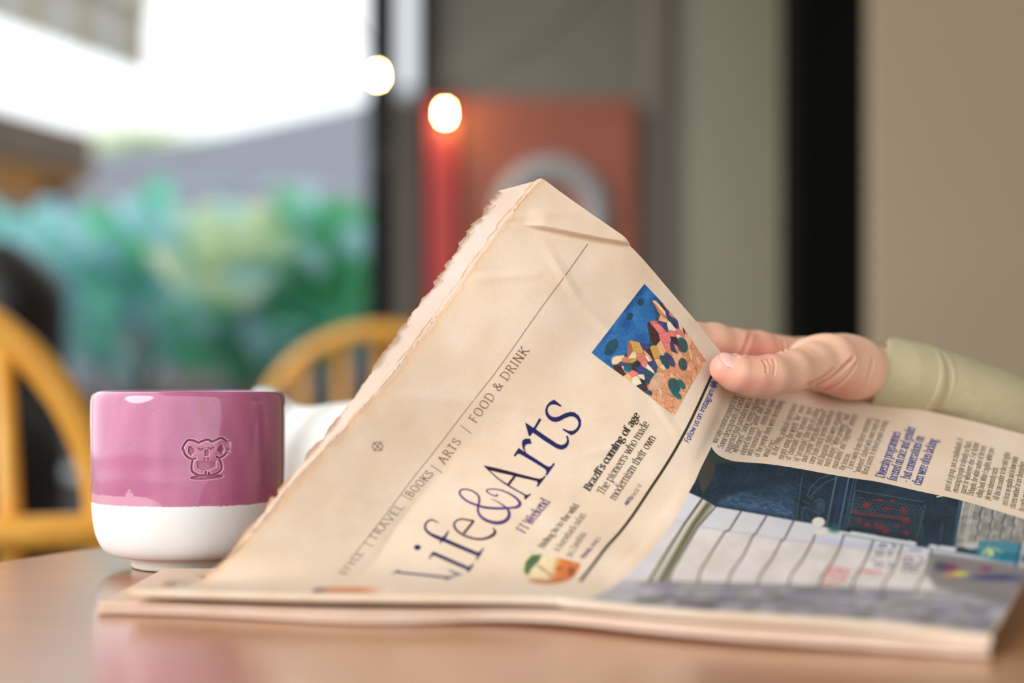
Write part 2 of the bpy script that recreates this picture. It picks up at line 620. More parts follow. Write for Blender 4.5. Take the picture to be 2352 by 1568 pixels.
# timber eave on the left
t = thing('timber_eave', 'brown timber eave at left, lamp glow coloured into its orange underside', 'eave', (xat(0, 5.3), 5.3, 1.7))
zt_, zb_ = CZ + 630 * 5 / F, CZ + 475 * 5.62 / F
e0 = Vector((xat(-500, 4.2), 4.2, 0)); e1 = Vector((xat(216, 5.62), 5.62, 0))
bm = bm_new(); prism(bm, [e0 + Vector((0, 0, zb_)), e1 + Vector((0, 0, zb_)), e1 + Vector((0, 0, zt_)), e0 + Vector((0, 0, zt_))], (-.04, .05, 0)); bm_obj('fascia', bm, M_fascia, t)
bm = bm_new(); prism(bm, [e0 + Vector((0, 0, zb_)), e1 + Vector((0, .03, zb_)), e1 + Vector((-.5, .9, zb_)), e0 + Vector((-.8, 2.0, zb_))], (0, 0, .02)); bm_obj('soffit', bm, M_soffit, t)
bm = bm_new(); prism(bm, [e0 + Vector((0, 0, zt_)), e1 + Vector((0, 0, zt_)), e1 + Vector((-.35, .6, zt_ + .06)), e0 + Vector((-1.2, 1.3, zt_ + .06))], (0, 0, .02)); bm_obj('roof_slab', bm, M_fascia, t)
bm = bm_new(); box(bm, e1.x - .30, e1.x - .2, e1.y + .25, e1.y + .35, 0, zb_); bm_obj('support', bm, M_bwall, t)

# neighbouring building
t = thing('building', 'grey-roofed building rising beyond the green plants', 'building', (xat(500, 9), 9, 0))
bm = bm_new()
r = [P(-500, 470, 8.6), P(1010, 480, 8.6), P(1010, 190, 10.4), P(860, 226, 10.4), P(640, 276, 10.4), P(470, 312, 10.4), P(230, 345, 10.4), P(-500, 345, 10.4)]
prism(bm, r, (0, 0.1, -.08)); bm_obj('roof', bm, M_roof, t)
bm = bm_new(); box(bm, xat(-400, 8.7), xat(1010, 8.7), 8.7, 11, 0, CZ + (HY - 468) / F * 8.7); bm_obj('wall', bm, M_bwall, t)
up = (r[2] - r[1]).normalized()


def roofpt(px, py):
    # point on the roof plane a little above it
    n_ = (r[1] - r[0]).cross(r[7] - r[0])
    dirv = Vector(((px - 1176) / F, 1, (HY - py) / F))
    o_ = Vector((0, 0, CZ))
    k_ = (r[0] - o_).dot(n_) / dirv.dot(n_)
    return o_ + dirv * k_ + Vector((0, -.02, .02))


for quad, m_ in (([(400, 350), (540, 335), (560, 445), (400, 445)], M_roofp), ([(575, 325), (700, 315), (760, 455), (590, 455)], M_roofp),
                 ([(660, 290), (730, 275), (760, 330), (700, 335)], M_fascia), ([(240, 385), (300, 375), (310, 425), (240, 430)], M_planter)):
    bm = bm_new(); prism(bm, [roofpt(*q) for q in quad], (0, .03, -.03)); bm_obj('roof_panel', bm, m_, t)
# window-less grey side wall of a shed at left
bm = bm_new(); box(bm, xat(120, 7), xat(180, 7), 7, 7.2, 0, CZ + (HY - 440) / F * 7, .01)
o = bm_obj('bollard', bm, M_roofp); o['label'] = 'pale grey bollard beyond the plants at left'; o['category'] = 'bollard'

# ================================================================== plants and planter
bm = bm_new(); box(bm, xat(-500, 3.95), xat(835, 3.95), 3.95, 4.0, 0, 0.80, .004)
pl = thing('planter', 'long dark grey planter box holding the green plants', 'planter', (xat(200, 4.0), 4.1, 0))
bm_obj('front_panel', bm, M_planter, pl)
bm = bm_new(); box(bm, xat(-500, 3.95), xat(835, 3.95), 4.55, 4.6, 0, 0.80, .004); bm_obj('back_panel', bm, M_planter, pl)
for xx in (xat(-500, 3.95), xat(835, 3.95) - .05):
    bm = bm_new(); box(bm, xx, xx + .05, 4.0, 4.55, 0, 0.80, .004); bm_obj('end_panel', bm, M_planter, pl)
bm = bm_new(); box(bm, xat(-500, 3.95) + .05, xat(835, 3.95) - .05, 4.0, 4.55, 0.3, 0.76); bm_obj('soil', bm, M_soil, pl)
bm = bm_new(); box(bm, xat(-600, 3.1), xat(700, 3.1), 3.1, 3.5, CZ - .255, CZ - .205, .006)
be = thing('bench', 'pale stone bench in front of the dark planter', 'bench', (xat(100, 3.2), 3.3, 0))
bm_obj('seat', bm, M_ledge, be)
for xx in (-1.5, -.7):
    bm = bm_new(); box(bm, xx, xx + .08, 3.15, 3.45, 0, CZ - .255, .004); bm_obj('leg', bm, M_planter, be)

leafme = []
for m_ in LEAFM:
    V = []
    nu, nv = 7, 5
    for i in range(nu):
        u = i / (nu - 1)
        wd = 0.36 * math.sin(math.pi * min(1, u * 0.93 + 0.04)) ** 0.75
        for j in range(nv):
            v = (j - 2) / 2
            V.append((v * wd, u, 0.10 * abs(v) * wd * 2 - 0.25 * (u - .4) ** 2 - .02 * (1 - abs(v))))
    me = mesh_np('leaf', V, grid_faces(nu, nv))
    me.materials.append(m_)
    me.polygons.foreach_set('use_smooth', [True] * len(me.polygons))
    leafme.append(me)


def leaf_rot(o, c, base):
    dirv = (o - base)
    dirv.normalize()
    q = (dirv + Vector((random.uniform(-.5, .5), random.uniform(-.9, .1), random.uniform(-.5, .4)))).to_track_quat('Y', 'Z')
    return q


def plant(px, py, rx, ry, d, nl, mix, label, size, cat='plant', depth=.24):
    base = Vector((xat(px, d), d + .1, 0.76))
    t = thing('leafy_plant', label, cat, base)
    c = P(px, py, d)
    kx, kz = rx / F * d, ry / F * d
    bm = bm_new()
    for k in range(7):
        e = c + Vector((random.uniform(-.8, .8) * kx, random.uniform(-.1, .15), random.uniform(-.2, .7) * kz))
        mid = base.lerp(e, .5) + Vector((random.uniform(-.03, .03), 0, .05))
        tube(bm, [base, mid, e], [.007, .005, .003], 6)
    bm_obj('stem', bm, M_stem, t, True)
    # dense inner foliage nobody could count
    Vs, Fs = [], []
    tm = leafme[mix[0]]
    vv = np.array([v.co[:] for v in tm.vertices])
    ff = np.array([p.vertices[:] for p in tm.polygons])
    for k in range(int(nl * 3.2)):
        a = random.uniform(0, 2 * math.pi); rr = math.sqrt(random.random())
        p = c + Vector((rr * math.cos(a) * kx * 1.02, random.uniform(.0, depth + .1), rr * math.sin(a) * kz * 1.0))
        q = leaf_rot(p, c, base).to_matrix()
        s_ = size * random.uniform(.7, 1.1)
        Fs.append(ff + len(Vs) * len(vv))
        Vs.append(vv @ np.array(q).T * s_ + np.array(p))
    link('foliage', mesh_np('foliage', np.concatenate(Vs), np.concatenate(Fs)), LEAFM[mix[0]], t, True, kind='stuff')
    for k in range(nl):
        a = random.uniform(0, 2 * math.pi); rr = math.sqrt(random.random())
        p = c + Vector((rr * math.cos(a) * kx, random.uniform(-.16, .1), rr * math.sin(a) * kz))
        o = bpy.data.objects.new('leaf', leafme[random.choice(mix)])
        COL.objects.link(o)
        o.rotation_mode = 'QUATERNION'
        o.rotation_quaternion = leaf_rot(p, c, base)
        o.location = p - base
        s_ = size * random.uniform(.8, 1.35)
        o.scale = (s_, s_, s_)
        o.parent = t


plant(20, 690, 190, 190, 4.3, 40, (3, 0, 3), 'leafy plant with bluish sky sheen in its leaf colour at the left end of the planter', .12)
plant(300, 700, 200, 190, 4.25, 44, (3, 0, 0, 1), 'teal leafy plant second from the left end of the planter', .12)
plant(530, 620, 120, 110, 4.15, 34, (2, 2, 3), 'pale yellow-green bush topping the middle of the planter', .11)
plant(560, 780, 150, 115, 4.2, 34, (0, 1, 3), 'low teal plant beneath the pale bush in the planter', .11)
plant(760, 680, 130, 180, 4.25, 40, (1, 0, 1, 3), 'bright green leafy plant at the right end beside the post', .12)
# distant tree
t = thing('tree', 'pale green tree just showing above the far roofline', 'tree', (xat(320, 14), 14, 0))
bm = bm_new(); tube(bm, [(xat(320, 14), 14, -.1), (xat(325, 14), 14, CZ + 2.0)], [.12, .06], 10); bm_obj('trunk', bm, M_fascia, t, True)
Vs, Fs = [], []
vv = np.array([v.co[:] for v in leafme[2].vertices]); ff = np.array([p.vertices[:] for p in leafme[2].polygons])
for k in range(500):
    p = P(320 + random.gauss(0, 55), 325 + random.gauss(0, 16), 14 + random.uniform(-.4, .4))
    q = np.array(Vector((random.gauss(0, 1), random.gauss(0, 1), random.gauss(0, 1))).to_track_quat('Y', 'Z').to_matrix())
    Fs.append(ff + len(Vs) * len(vv)); Vs.append(vv @ q.T * .12 + np.array(p))
link('crown', mesh_np('crown', np.concatenate(Vs), np.concatenate(Fs)), LEAFM[2], t, True, kind='stuff')

# ================================================================== chairs
def make_chair(X, Y, label, seed=0, arms=True):
    t = thing('windsor_chair', label, 'chair', (X, Y, 0), 'honey wood bow-back chairs')
    hw = .210
    z0 = .715
    # bow
    pts = [(X - hw * .93, Y + .03, .45), (X - hw, Y + .01, .6)]
    for k in range(25):
        a = math.pi * (1 - k / 24)
        pts.append((X + hw * math.cos(a), Y - .03 * math.sin(a), z0 + .195 * math.sin(a)))
    pts += [(X + hw, Y + .01, .6), (X + hw * .93, Y + .03, .45)]
    bm = bm_new(); tube(bm, pts, .0145, 14); bm_obj('bow', bm, M_chair, t, True)
    for dx in (-.135, -.0675, 0, .0675, .135):
        zt = z0 + .195 * math.sqrt(1 - (dx / hw) ** 2)
        bm = bm_new(); tube(bm, [(X + dx * .8, Y + .03, .44), (X + dx, Y, .65), (X + dx, Y - .025, zt)], [.008, .0115, .008], 10)
        bm_obj('spindle', bm, M_chair, t, True)
    # arm rail sweeping round the back and forward (away from the camera)
    pts = []
    for k in range(21):
        a = math.pi + math.pi * k / 20
        pts.append((X + .262 * math.cos(a), Y + .05 + .09 * math.sin(a), .698))
    pts = [(X - .275, Y + .34, .70), (X - .27, Y + .2, .70)] + pts + [(X + .27, Y + .2, .70), (X + .275, Y + .34, .70)]
    bm = bm_new(); tube(bm, pts, .017, 12, flat=.85); bm_obj('arm_rail', bm, M_chair, t, True)
    for sx in (-1, 1):
        bm = bm_new(); tube(bm, [(X + sx * .21, Y + .3, .44), (X + sx * .265, Y + .31, .70)], [.014, .01], 10); bm_obj('arm_post', bm, M_chair, t, True)
    # seat
    bm = bm_new()
    n = 36
    ring = []
    for zz, f in ((.425, .93), (.435, 1), (.452, 1), (.458, .96)):
        ring.append([bm.verts.new((X + .235 * f * math.cos(2 * math.pi * k / n), Y + .21 + (.225 * f) * math.sin(2 * math.pi * k / n), zz)) for k in range(n)])
    for A, B in zip(ring, ring[1:]):
        for k in range(n):
            bm.faces.new((A[k], A[(k + 1) % n], B[(k + 1) % n], B[k]))
    bm.faces.new(ring[0]); bm.faces.new(ring[-1])
    bm_obj('seat', bm, M_seat, t)
    for sx, sy in ((-1, 0), (1, 0), (-1, 1), (1, 1)):
        bm = bm_new()
        tube(bm, [(X + sx * .15, Y + .08 + sy * .27, .43), (X + sx * .19, Y + .05 + sy * .33, .2), (X + sx * .215, Y + .03 + sy * .37, .0)], [.012, .018, .011], 10)
        bm_obj('leg', bm, M_chair, t, True)
    for sx in (-1, 1):
        bm = bm_new(); tube(bm, [(X + sx * .19, Y + .055, .2), (X + sx * .19, Y + .375, .2)], .009, 8); bm_obj('stretcher', bm, M_chair, t, True)
    return t


make_chair(-.556, 1.2, 'large honey-wood bow-back chair left of the pink mug')
make_chair(xat(880, 2.42), 2.42, 'honey-wood bow-back chair behind the newspaper edge, arched top')

# ================================================================== table
TX, TY, TR = .146, .492, .420
t = thing('round_table', 'round varnished wooden table top under the newspaper and mug', 'table', (TX, TY, 0))
bm = bm_new()
lathe(bm, [(0, -.026), (TR - .012, -.026), (TR - .003, -.022), (TR, -.016), (TR, -.008), (TR - .002, -.003), (TR - .007, 0), (0, 0)], 160, (TX, TY, TT))
M_table.node_tree.nodes['Principled BSDF'].inputs['Coat IOR'].default_value = M_COAT
tt = bm_obj('tabletop', bm, M_table, t)
bm = bm_new(); lathe(bm, [(0, 0), (.035, 0), (.035, .66), (.1, .69), (.12, TT - .028), (0, TT - .028)], 32, (TX, TY, 0.01)); bm_obj('pedestal', bm, M_steel, t, True)
bm = bm_new(); lathe(bm, [(0, 0), (.24, 0), (.24, .012), (.05, .022), (0, .022)], 48, (TX, TY, 0)); bm_obj('base', bm, M_steel, t)

# ================================================================== NEWSPAPER surface
SK = np.array([0, .05, .1, .2, .32, .5, .62, .85, 1.0])
TK = np.array([-1, 0, 1, 2, 3, 4, 5, 6, 7.0])
NET = [
    [(270, 1354, .503), (425, 1345, .527), (500, 1290, .534), (618, 1150, .549), (740, 1000, .562), (885, 800, .580), (985, 660, .589), (1095, 500, .600), (1140, 436, .604)],
    [(285, 1352, .502), (440, 1337, .5254), (535, 1262, .533), (665, 1112, .549), (800, 969, .562), (958, 783, .580), (1062, 640, .588), (1190, 468, .599), (1243, 408, .604)],
    [(640, 1362, .4914), (745, 1336, .5206), (805, 1297, .532), (893, 1178, .546), (1000, 1035, .562), (1145, 847, .580), (1235, 716, .588), (1355, 556, .600), (1392, 517, .604)],
    [(760, 1364, .490), (850, 1339, .5172), (905, 1311, .529), (977, 1207, .545), (1111, 1069, .563), (1274, 919, .583), (1358, 810, .592), (1475, 655, .603), (1502, 623, .606)],
    [(1230, 1370, .483), (1290, 1352, .503), (1335, 1330, .514), (1390, 1265, .532), (1440, 1200, .553), (1540, 1048, .582), (1595, 958, .594), (1640, 870, .609), (1668, 822, .616)],
    [(1320, 1378, .4765), (1372, 1363, .490), (1410, 1345, .503), (1482, 1280, .526), (1545, 1203, .553), (1615, 1080, .584), (1652, 1005, .600), (1692, 905, .623), (1718, 858, .632)],
    [(1590, 1402, .4586), (1625, 1373, .4814), (1655, 1345, .498), (1692, 1288, .524), (1727, 1210, .553), (1768, 1118, .590), (1797, 1050, .612), (1840, 945, .655), (1862, 893, .675)],
    [(1960, 1425, .4436), (1990, 1392, .469), (2010, 1365, .484), (2040, 1315, .507), (2065, 1258, .535), (2092, 1180, .573), (2108, 1125, .597), (2150, 1010, .645), (2175, 953, .672)],
    [(2275, 1460, .428), (2300, 1420, .4537), (2320, 1385, .469), (2350, 1335, .489), (2375, 1290, .513), (2405, 1215, .552), (2425, 1165, .578), (2455, 1080, .628), (2475, 1030, .655)],
]
_N = np.array(NET, float)
for _t, _k in ((2, 1.0), (3, 1.0), (4, .9), (5, .5)):
    _N[_t, 2:6, 2] += np.array([.006, .012, .010, .004]) * _k
NETW = PA(_N)      # [t, s, xyz]


def tangents(K):
    n = len(K)
    M = np.zeros((n, n))
    h = np.diff(K)
    for k in range(n):
        if k == 0:
            M[0, 0], M[0, 1] = -1 / h[0], 1 / h[0]
        elif k == n - 1:
            M[k, k - 1], M[k, k] = -1 / h[-1], 1 / h[-1]
        else:
            a, b = h[k - 1], h[k]
            M[k, k - 1] = -b / a / (a + b)
            M[k, k + 1] = a / b / (a + b)
            M[k, k] = (b / a - a / b) / (a + b)
    return M


MS = tangents(SK)
MT = np.zeros((9, 9))
MT[1:, 1:] = tangents(TK[1:])
MT[0, 0], MT[0, 1] = -1, 1


def weights(K, M, q):
    q = np.asarray(q, float)
    qc = np.clip(q, K[0], K[-1])
    i = np.clip(np.searchsorted(K, qc, side='right') - 1, 0, len(K) - 2)
    h = K[i + 1] - K[i]
    u = ((qc - K[i]) / h)[:, None]
    E = np.eye(len(K))
    Ma = M[i + 1]
    if K[0] == -1:
        Ma = np.where((i == 0)[:, None], M[0][None], Ma)
    W = ((2 * u ** 3 - 3 * u ** 2 + 1) * E[i] + (u ** 3 - 2 * u ** 2 + u) * h[:, None] * M[i]
         + (-2 * u ** 3 + 3 * u ** 2) * E[i + 1] + (u ** 3 - u ** 2) * h[:, None] * Ma)
    ex = (q - qc)[:, None]
    return W + ex * np.where((q > qc)[:, None], M[-1][None], M[0][None])


def Sbase(s, t):
    return np.einsum('nk,nl,klc->nc', weights(TK, MT, t), weights(SK, MS, s), NETW, optimize=True)


def Snorm(s, t):
    e = 1e-3
    du = Sbase(s + e, t) - Sbase(s - e, t)
    dv = Sbase(s, t + e) - Sbase(s, t - e)
    n = np.cross(dv, du)
    n /= np.linalg.norm(n, axis=1)[:, None] + 1e-12
    toc = np.array([0, 0, CZ]) - Sbase(s, t)
    sg = np.sign((n * toc).sum(1))
    sg[sg == 0] = 1
    return n * sg[:, None]


RIDGES = [((1085, 640), (1240, 632), .0005, 16), ((1250, 560), (1335, 700), .0004, 18), ((1335, 700), (1440, 800), .0003, 18),
          ((850, 905), (1060, 915), .0004, 20), ((1060, 915), (1290, 945), .0004, 20), ((1120, 500), (1330, 492), .0005, 14),
          ((900, 700 + 220), (1160, 980 - 60), .0003, 30), ((1300, 1060), (1460, 1010), .0003, 16), ((1400, 1290), (1520, 1200), .0004, 22),
          ((700, 1120), (900, 1170), .0004, 26), ((620, 1230), (820, 1225), .0004, 26), ((1490, 900), (1560, 1000), .0003, 14)]


def disp(s, t):
    b = Sbase(s, t)
    x, y = proj(b)
    h = np.zeros(len(x))
    # sharp folded-over crease near the top corner
    ax, ay, bx, by = 1222, 521, 1452, 566
    L = math.hypot(bx - ax, by - ay)
    ux, uy = (bx - ax) / L, (by - ay) / L
    al = (x - ax) * ux + (y - ay) * uy
    ac = (x - ax) * uy - (y - ay) * ux      # positive above the line
    en = sm(al, -25, 30) * sm(-al, -L - 8, -L + 25)
    h += .0016 * en * sm(ac, -1.0, 2.0) * (1 - sm(ac, 4, 60))
    h -= .0006 * en * np.exp(-((ac + 3) / 3.0) ** 2)
    for a, c, amp, wd in RIDGES:
        d = seg_dist(x, y, [a, c])
        mx, my = (a[0] + c[0]) / 2, (a[1] + c[1]) / 2
        Lr = math.hypot(c[0] - a[0], c[1] - a[1]) / 2
        fal = np.clip(1 - (np.hypot(x - mx, y - my) / (Lr * 1.15)) ** 2, 0, 1)
        h += amp * fal * np.clip(1 - d / wd, 0, 1)
    msk = sm(-t, -4.2, -2.6) * .8 + .2
    msk = msk * sm(s, .04, .2)
    h *= 1.5
    h += .0009 * (vnoise(x / 110, y / 95, 3) - .5) * msk
    h += .0003 * (vnoise(x / 42 + y / 60, y / 50 - x / 90, 5) - .5) * msk
    return h


def Sfull(s, t, off=0.0):
    return Sbase(s, t) + Snorm(s, t) * (disp(s, t) + off)[:, None]


# pixel -> (s,t)
_gs, _gt = np.meshgrid(np.linspace(0, 1, 90), np.linspace(-1, 7, 180), indexing='ij')
_gp = Sbase(_gs.ravel(), _gt.ravel())
_gx, _gy = proj(_gp)


def inv(x, y):
    x = np.atleast_1d(np.asarray(x, float)); y = np.atleast_1d(np.asarray(y, float))
    s = np.empty(len(x)); t = np.empty(len(x))
    for a in range(0, len(x), 4000):
        d = (x[a:a + 4000, None] - _gx) ** 2 + (y[a:a + 4000, None] - _gy) ** 2
        k = d.argmin(1)
        s[a:a + 4000] = _gs.ravel()[k]; t[a:a + 4000] = _gt.ravel()[k]
    for _ in range(7):
        px, py = proj(Sbase(s, t))
        e = 1e-4
        ax, ay = proj(Sbase(s + e, t)); bx, by = proj(Sbase(s, t + e))
        a11, a21, a12, a22 = (ax - px) / e, (ay - py) / e, (bx - px) / e, (by - py) / e
        det = a11 * a22 - a12 * a21
        det = np.where(np.abs(det) < 1e-3, 1e-3, det)
        rx, ry = x - px, y - py
        ds = np.clip((rx * a22 - ry * a12) / det, -.03, .03)
        dt = np.clip((-rx * a21 + ry * a11) / det, -.3, .3)
        s = np.clip(s + ds, -.02, 1.02); t = np.clip(t + dt, -1.1, 7.1)
    return s, t


news = thing('newspaper', 'peach broadsheet newspaper lifted from the table, page curling up', 'newspaper', (0, .5, TT))


def paper_col(n, x, y, base=(237, 213, 189)):
    c = np.tile(np.array(base, float), (n, 1))
    k = vnoise(x / 70, y / 60, 9) - .5
    k2 = vnoise(x / 18, y / 15, 12) - .5
    c += (k * 12 + k2 * 4)[:, None] * np.array([.3, .8, 1.3])
    return c


def page(name, tmin_fn, off, ns, nt, m, base, roll=True, curl=0.0, smin_=0.0, tmax=7.0, parent=None):
    su = np.linspace(0, 1, ns)
    su = smin_ + (1 - smin_) * su
    ut = np.linspace(0, 1, nt) ** 1.15
    Sg, Ug = np.meshgrid(su, ut, indexing='ij')
    tm = tmin_fn(Sg)
    Tg = tm + (tmax - tm) * Ug
    s, tt_ = Sg.ravel(), Tg.ravel()
    edge = (Tg - tm).ravel()
    ex = off + curl * np.exp(-edge / .035) * (vnoise(s * 38, s * 0, 21) > .25) * vnoise(s * 60, s * 0 + 3, 22)
    V = Sbase(s, tt_) + Snorm(s, tt_) * (disp(s, tt_) + ex)[:, None]
    x, y = proj(V)
    C = paper_col(len(V), x, y, base)
    rim = np.exp(-edge / .03)[:, None]  # warm tint of light passing through curled edges, put into the paper colour
    C = C * (1 - rim * np.array([.03, .12, .22]) * (1.6 if curl > .001 else 1))
    V = V.reshape(ns, nt, 3); C = C.reshape(ns, nt, 3)
    if roll:
        R = .0014
        rows = [V[0] + np.array([0, -R * math.sin(a), -R + R * math.cos(a)]) for a in np.linspace(math.pi, .4, 7)]
        under = [V[0] + np.array([0, dd, -2 * R - .0004]) for dd in (.022, .016, .010)]
        V = np.concatenate([np.stack(under + rows), V])
        C = np.concatenate([np.repeat(C[:1], len(under) + len(rows), 0), C])
    nu = V.shape[0]
    me = mesh_np(name, V.reshape(-1, 3), grid_faces(nu, nt))
    set_col(me, linA(C.reshape(-1, 3)))
    return link(name, me, m, parent or news)


def jag(s, a, f, seed):
    return a * (vnoise(s * f, s * 0, seed) - .5) + a * .5 * (vnoise(s * f * 3.1, s * 0, seed + 1) - .5)


NS, NT = 420, 620
front = page('front_page', lambda s: 0.0 + jag(s, .05, 60, 31) + .04, 0.0, NS, NT, M_paper, (236, 213, 188))
page('inner_page', lambda s: -.13 + jag(s, .09, 45, 41), -.0007, 260, 300, M_paper_in, (236, 212, 190), roll=False, curl=.0006, smin_=.03)
page('inner_page', lambda s: -.95 + jag(s, .13, 60, 51) + jag(s, .05, 190, 57) + .3 * sm(s, .97, 1.0) * 0, -.0014, 260, 360, M_paper_in, (232, 210, 194), roll=False, curl=.0022, smin_=.03)
page('inner_page', lambda s: -.80 + jag(s, .14, 30, 61), -.0021, 200, 260, M_paper_in, (232, 208, 186), roll=False, curl=.001, smin_=.03)


# ---- lower folded section lying on the table
def section(name, near, z0, z1, back, layers, m):
    near = np.array(near, float)
    xs = np.linspace(0, 1, 90)
    k = np.linspace(0, 1, len(near))
    for li in range(layers):
        f0 = z0 + (z1 - z0) * (li) / (layers)
        f1 = z0 + (z1 - z0) * (li + 1) / (layers)
        R = (f1 - f0) / 2 * .92
        zc = (f0 + f1) / 2
        X = np.interp(xs, k, near[:, 0]); 
        for _ in range(1):
            pass
        Y = np.interp(xs, k, near[:, 1])
        Zo = np.interp(xs, k, near[:, 2])
        ker = np.hanning(13); ker /= ker.sum()
        Yp = np.convolve(np.pad(Y, 6, 'edge'), ker, 'valid'); Zp = np.convolve(np.pad(Zo, 6, 'edge'), ker, 'valid')
        Yp = Yp + .0012 * li + .0012 * np.sin(xs * 17 + li)
        rows = []
        rows.append(np.stack([X, np.full_like(X, back), TT + zc - R + 0 * Zp], 1))
        rows.append(np.stack([X, Yp + .02, TT + zc - R + Zp * .5], 1))
        for a in np.linspace(-math.pi / 2, math.pi / 2, 9):
            rows.append(np.stack([X, Yp + R - R * math.cos(a), TT + zc + Zp + R * math.sin(a)], 1))
        rows.append(np.stack([X, Yp + .02, TT + zc + R + Zp * .5], 1))
        rows.append(np.stack([X, np.full_like(X, back), TT + zc + R + 0 * Zp], 1))
        V = np.stack(rows)
        me = mesh_np(name, V.reshape(-1, 3), grid_faces(len(rows), len(xs)))
        x, y = proj(V.reshape(-1, 3))
        set_col(me, linA(paper_col(V.shape[0] * V.shape[1], x, y, (236, 208, 186))))
        link(name, me, m, news)


def tb(px, py, z=0.0):
    d = (CZ - TT - z) * F / (py - HY)
    return ((px - 1176) / F * d, d, z)


nearL = []
for px, py, zo in ((224, 1412, 0), (360, 1416, 0), (520, 1421, 0), (680, 1428, 0), (830, 1436, 0), (980, 1437, 0), (1130, 1434, .0006), (1300, 1442, .0012), (1480, 1462, .0012), (1700, 1483, .001), (2000, 1500, .0004), (2160, 1506, 0), (2272, 1511, 0)):
    x_, y_, _z = tb(px, py)
    nearL.append((x_, y_, zo))
section('folded_section', nearL, .0003, .0040, .60, 2, M_paper_in)


# ================================================================== PRINT
class Ink:
    def __init__(self):
        self.V = []; self.F3 = []; self.n = 0

    def add(self, V, Fc):
        self.V.append(np.asarray(V, float)); 
        for f in Fc:
            self.F3.append([i + self.n for i in f])
        self.n += len(V)

    def ribbon(self, pts, ws):
        """pts px polyline, ws widths px"""
        p = np.asarray(pts, float)
        if len(p) < 2:
            return
        d = np.gradient(p, axis=0)
        L = np.hypot(d[:, 0], d[:, 1])[:, None] + 1e-9
        n = np.stack([-d[:, 1], d[:, 0]], 1) / L
        w_ = np.asarray(ws, float)[:, None] / 2
        V = np.empty((2 * len(p), 2))
        V[0::2] = p + n * w_; V[1::2] = p - n * w_
        self.add(V, [(2 * i, 2 * i + 1, 2 * i + 3, 2 * i + 2) for i in range(len(p) - 1)])

    def poly(self, pts, maxlen=9.0):
        pts = [(float(a), float(b)) for a, b in pts]
        tris = tessellate_polygon([[Vector((a, b, 0)) for a, b in pts]])
        b_ = bmesh.new()
        vs = [b_.verts.new((a, c, 0)) for a, c in pts]
        for tr in tris:
            try:
                b_.faces.new([vs[i] for i in tr])
            except ValueError:
                pass
        for _ in range(6):
            es = [e for e in b_.edges if e.calc_length() > maxlen]
            if not es:
                break
            bmesh.ops.subdivide_edges(b_, edges=es, cuts=1)
            bmesh.ops.triangulate(b_, faces=b_.faces[:])
        b_.verts.index_update()
        self.add([(v.co.x, v.co.y) for v in b_.verts], [[v.index for v in f.verts] for f in b_.faces])
        b_.free()

    def build(self, name, m, off=.00012, parent=None, **props):
        V = np.concatenate(self.V)
        s, t = inv(V[:, 0], V[:, 1])
        W = Sfull(s, t, off + (np.arange(len(s)) % 7) * 1e-7)
        me = bpy.data.meshes.new(name)
        me.from_pydata(W.tolist(), [], self.F3)
        me.update()
        return link(name, me, m, parent or front, False, **props)


def crom(pts, per=6):
    p = np.asarray(pts, float)
    if len(p) < 3:
        return p
    q = np.vstack([2 * p[0] - p[1], p, 2 * p[-1] - p[-2]])
    out = []
    for i in range(1, len(q) - 2):
        for k in range(per):
            u = k / per
            out.append(.5 * ((2 * q[i]) + (-q[i - 1] + q[i + 1]) * u + (2 * q[i - 1] - 5 * q[i] + 4 * q[i + 1] - q[i + 2]) * u * u
                             + (-q[i - 1] + 3 * q[i] - 3 * q[i + 1] + q[i + 2]) * u ** 3))
    out.append(q[-2])
    return np.array(out)


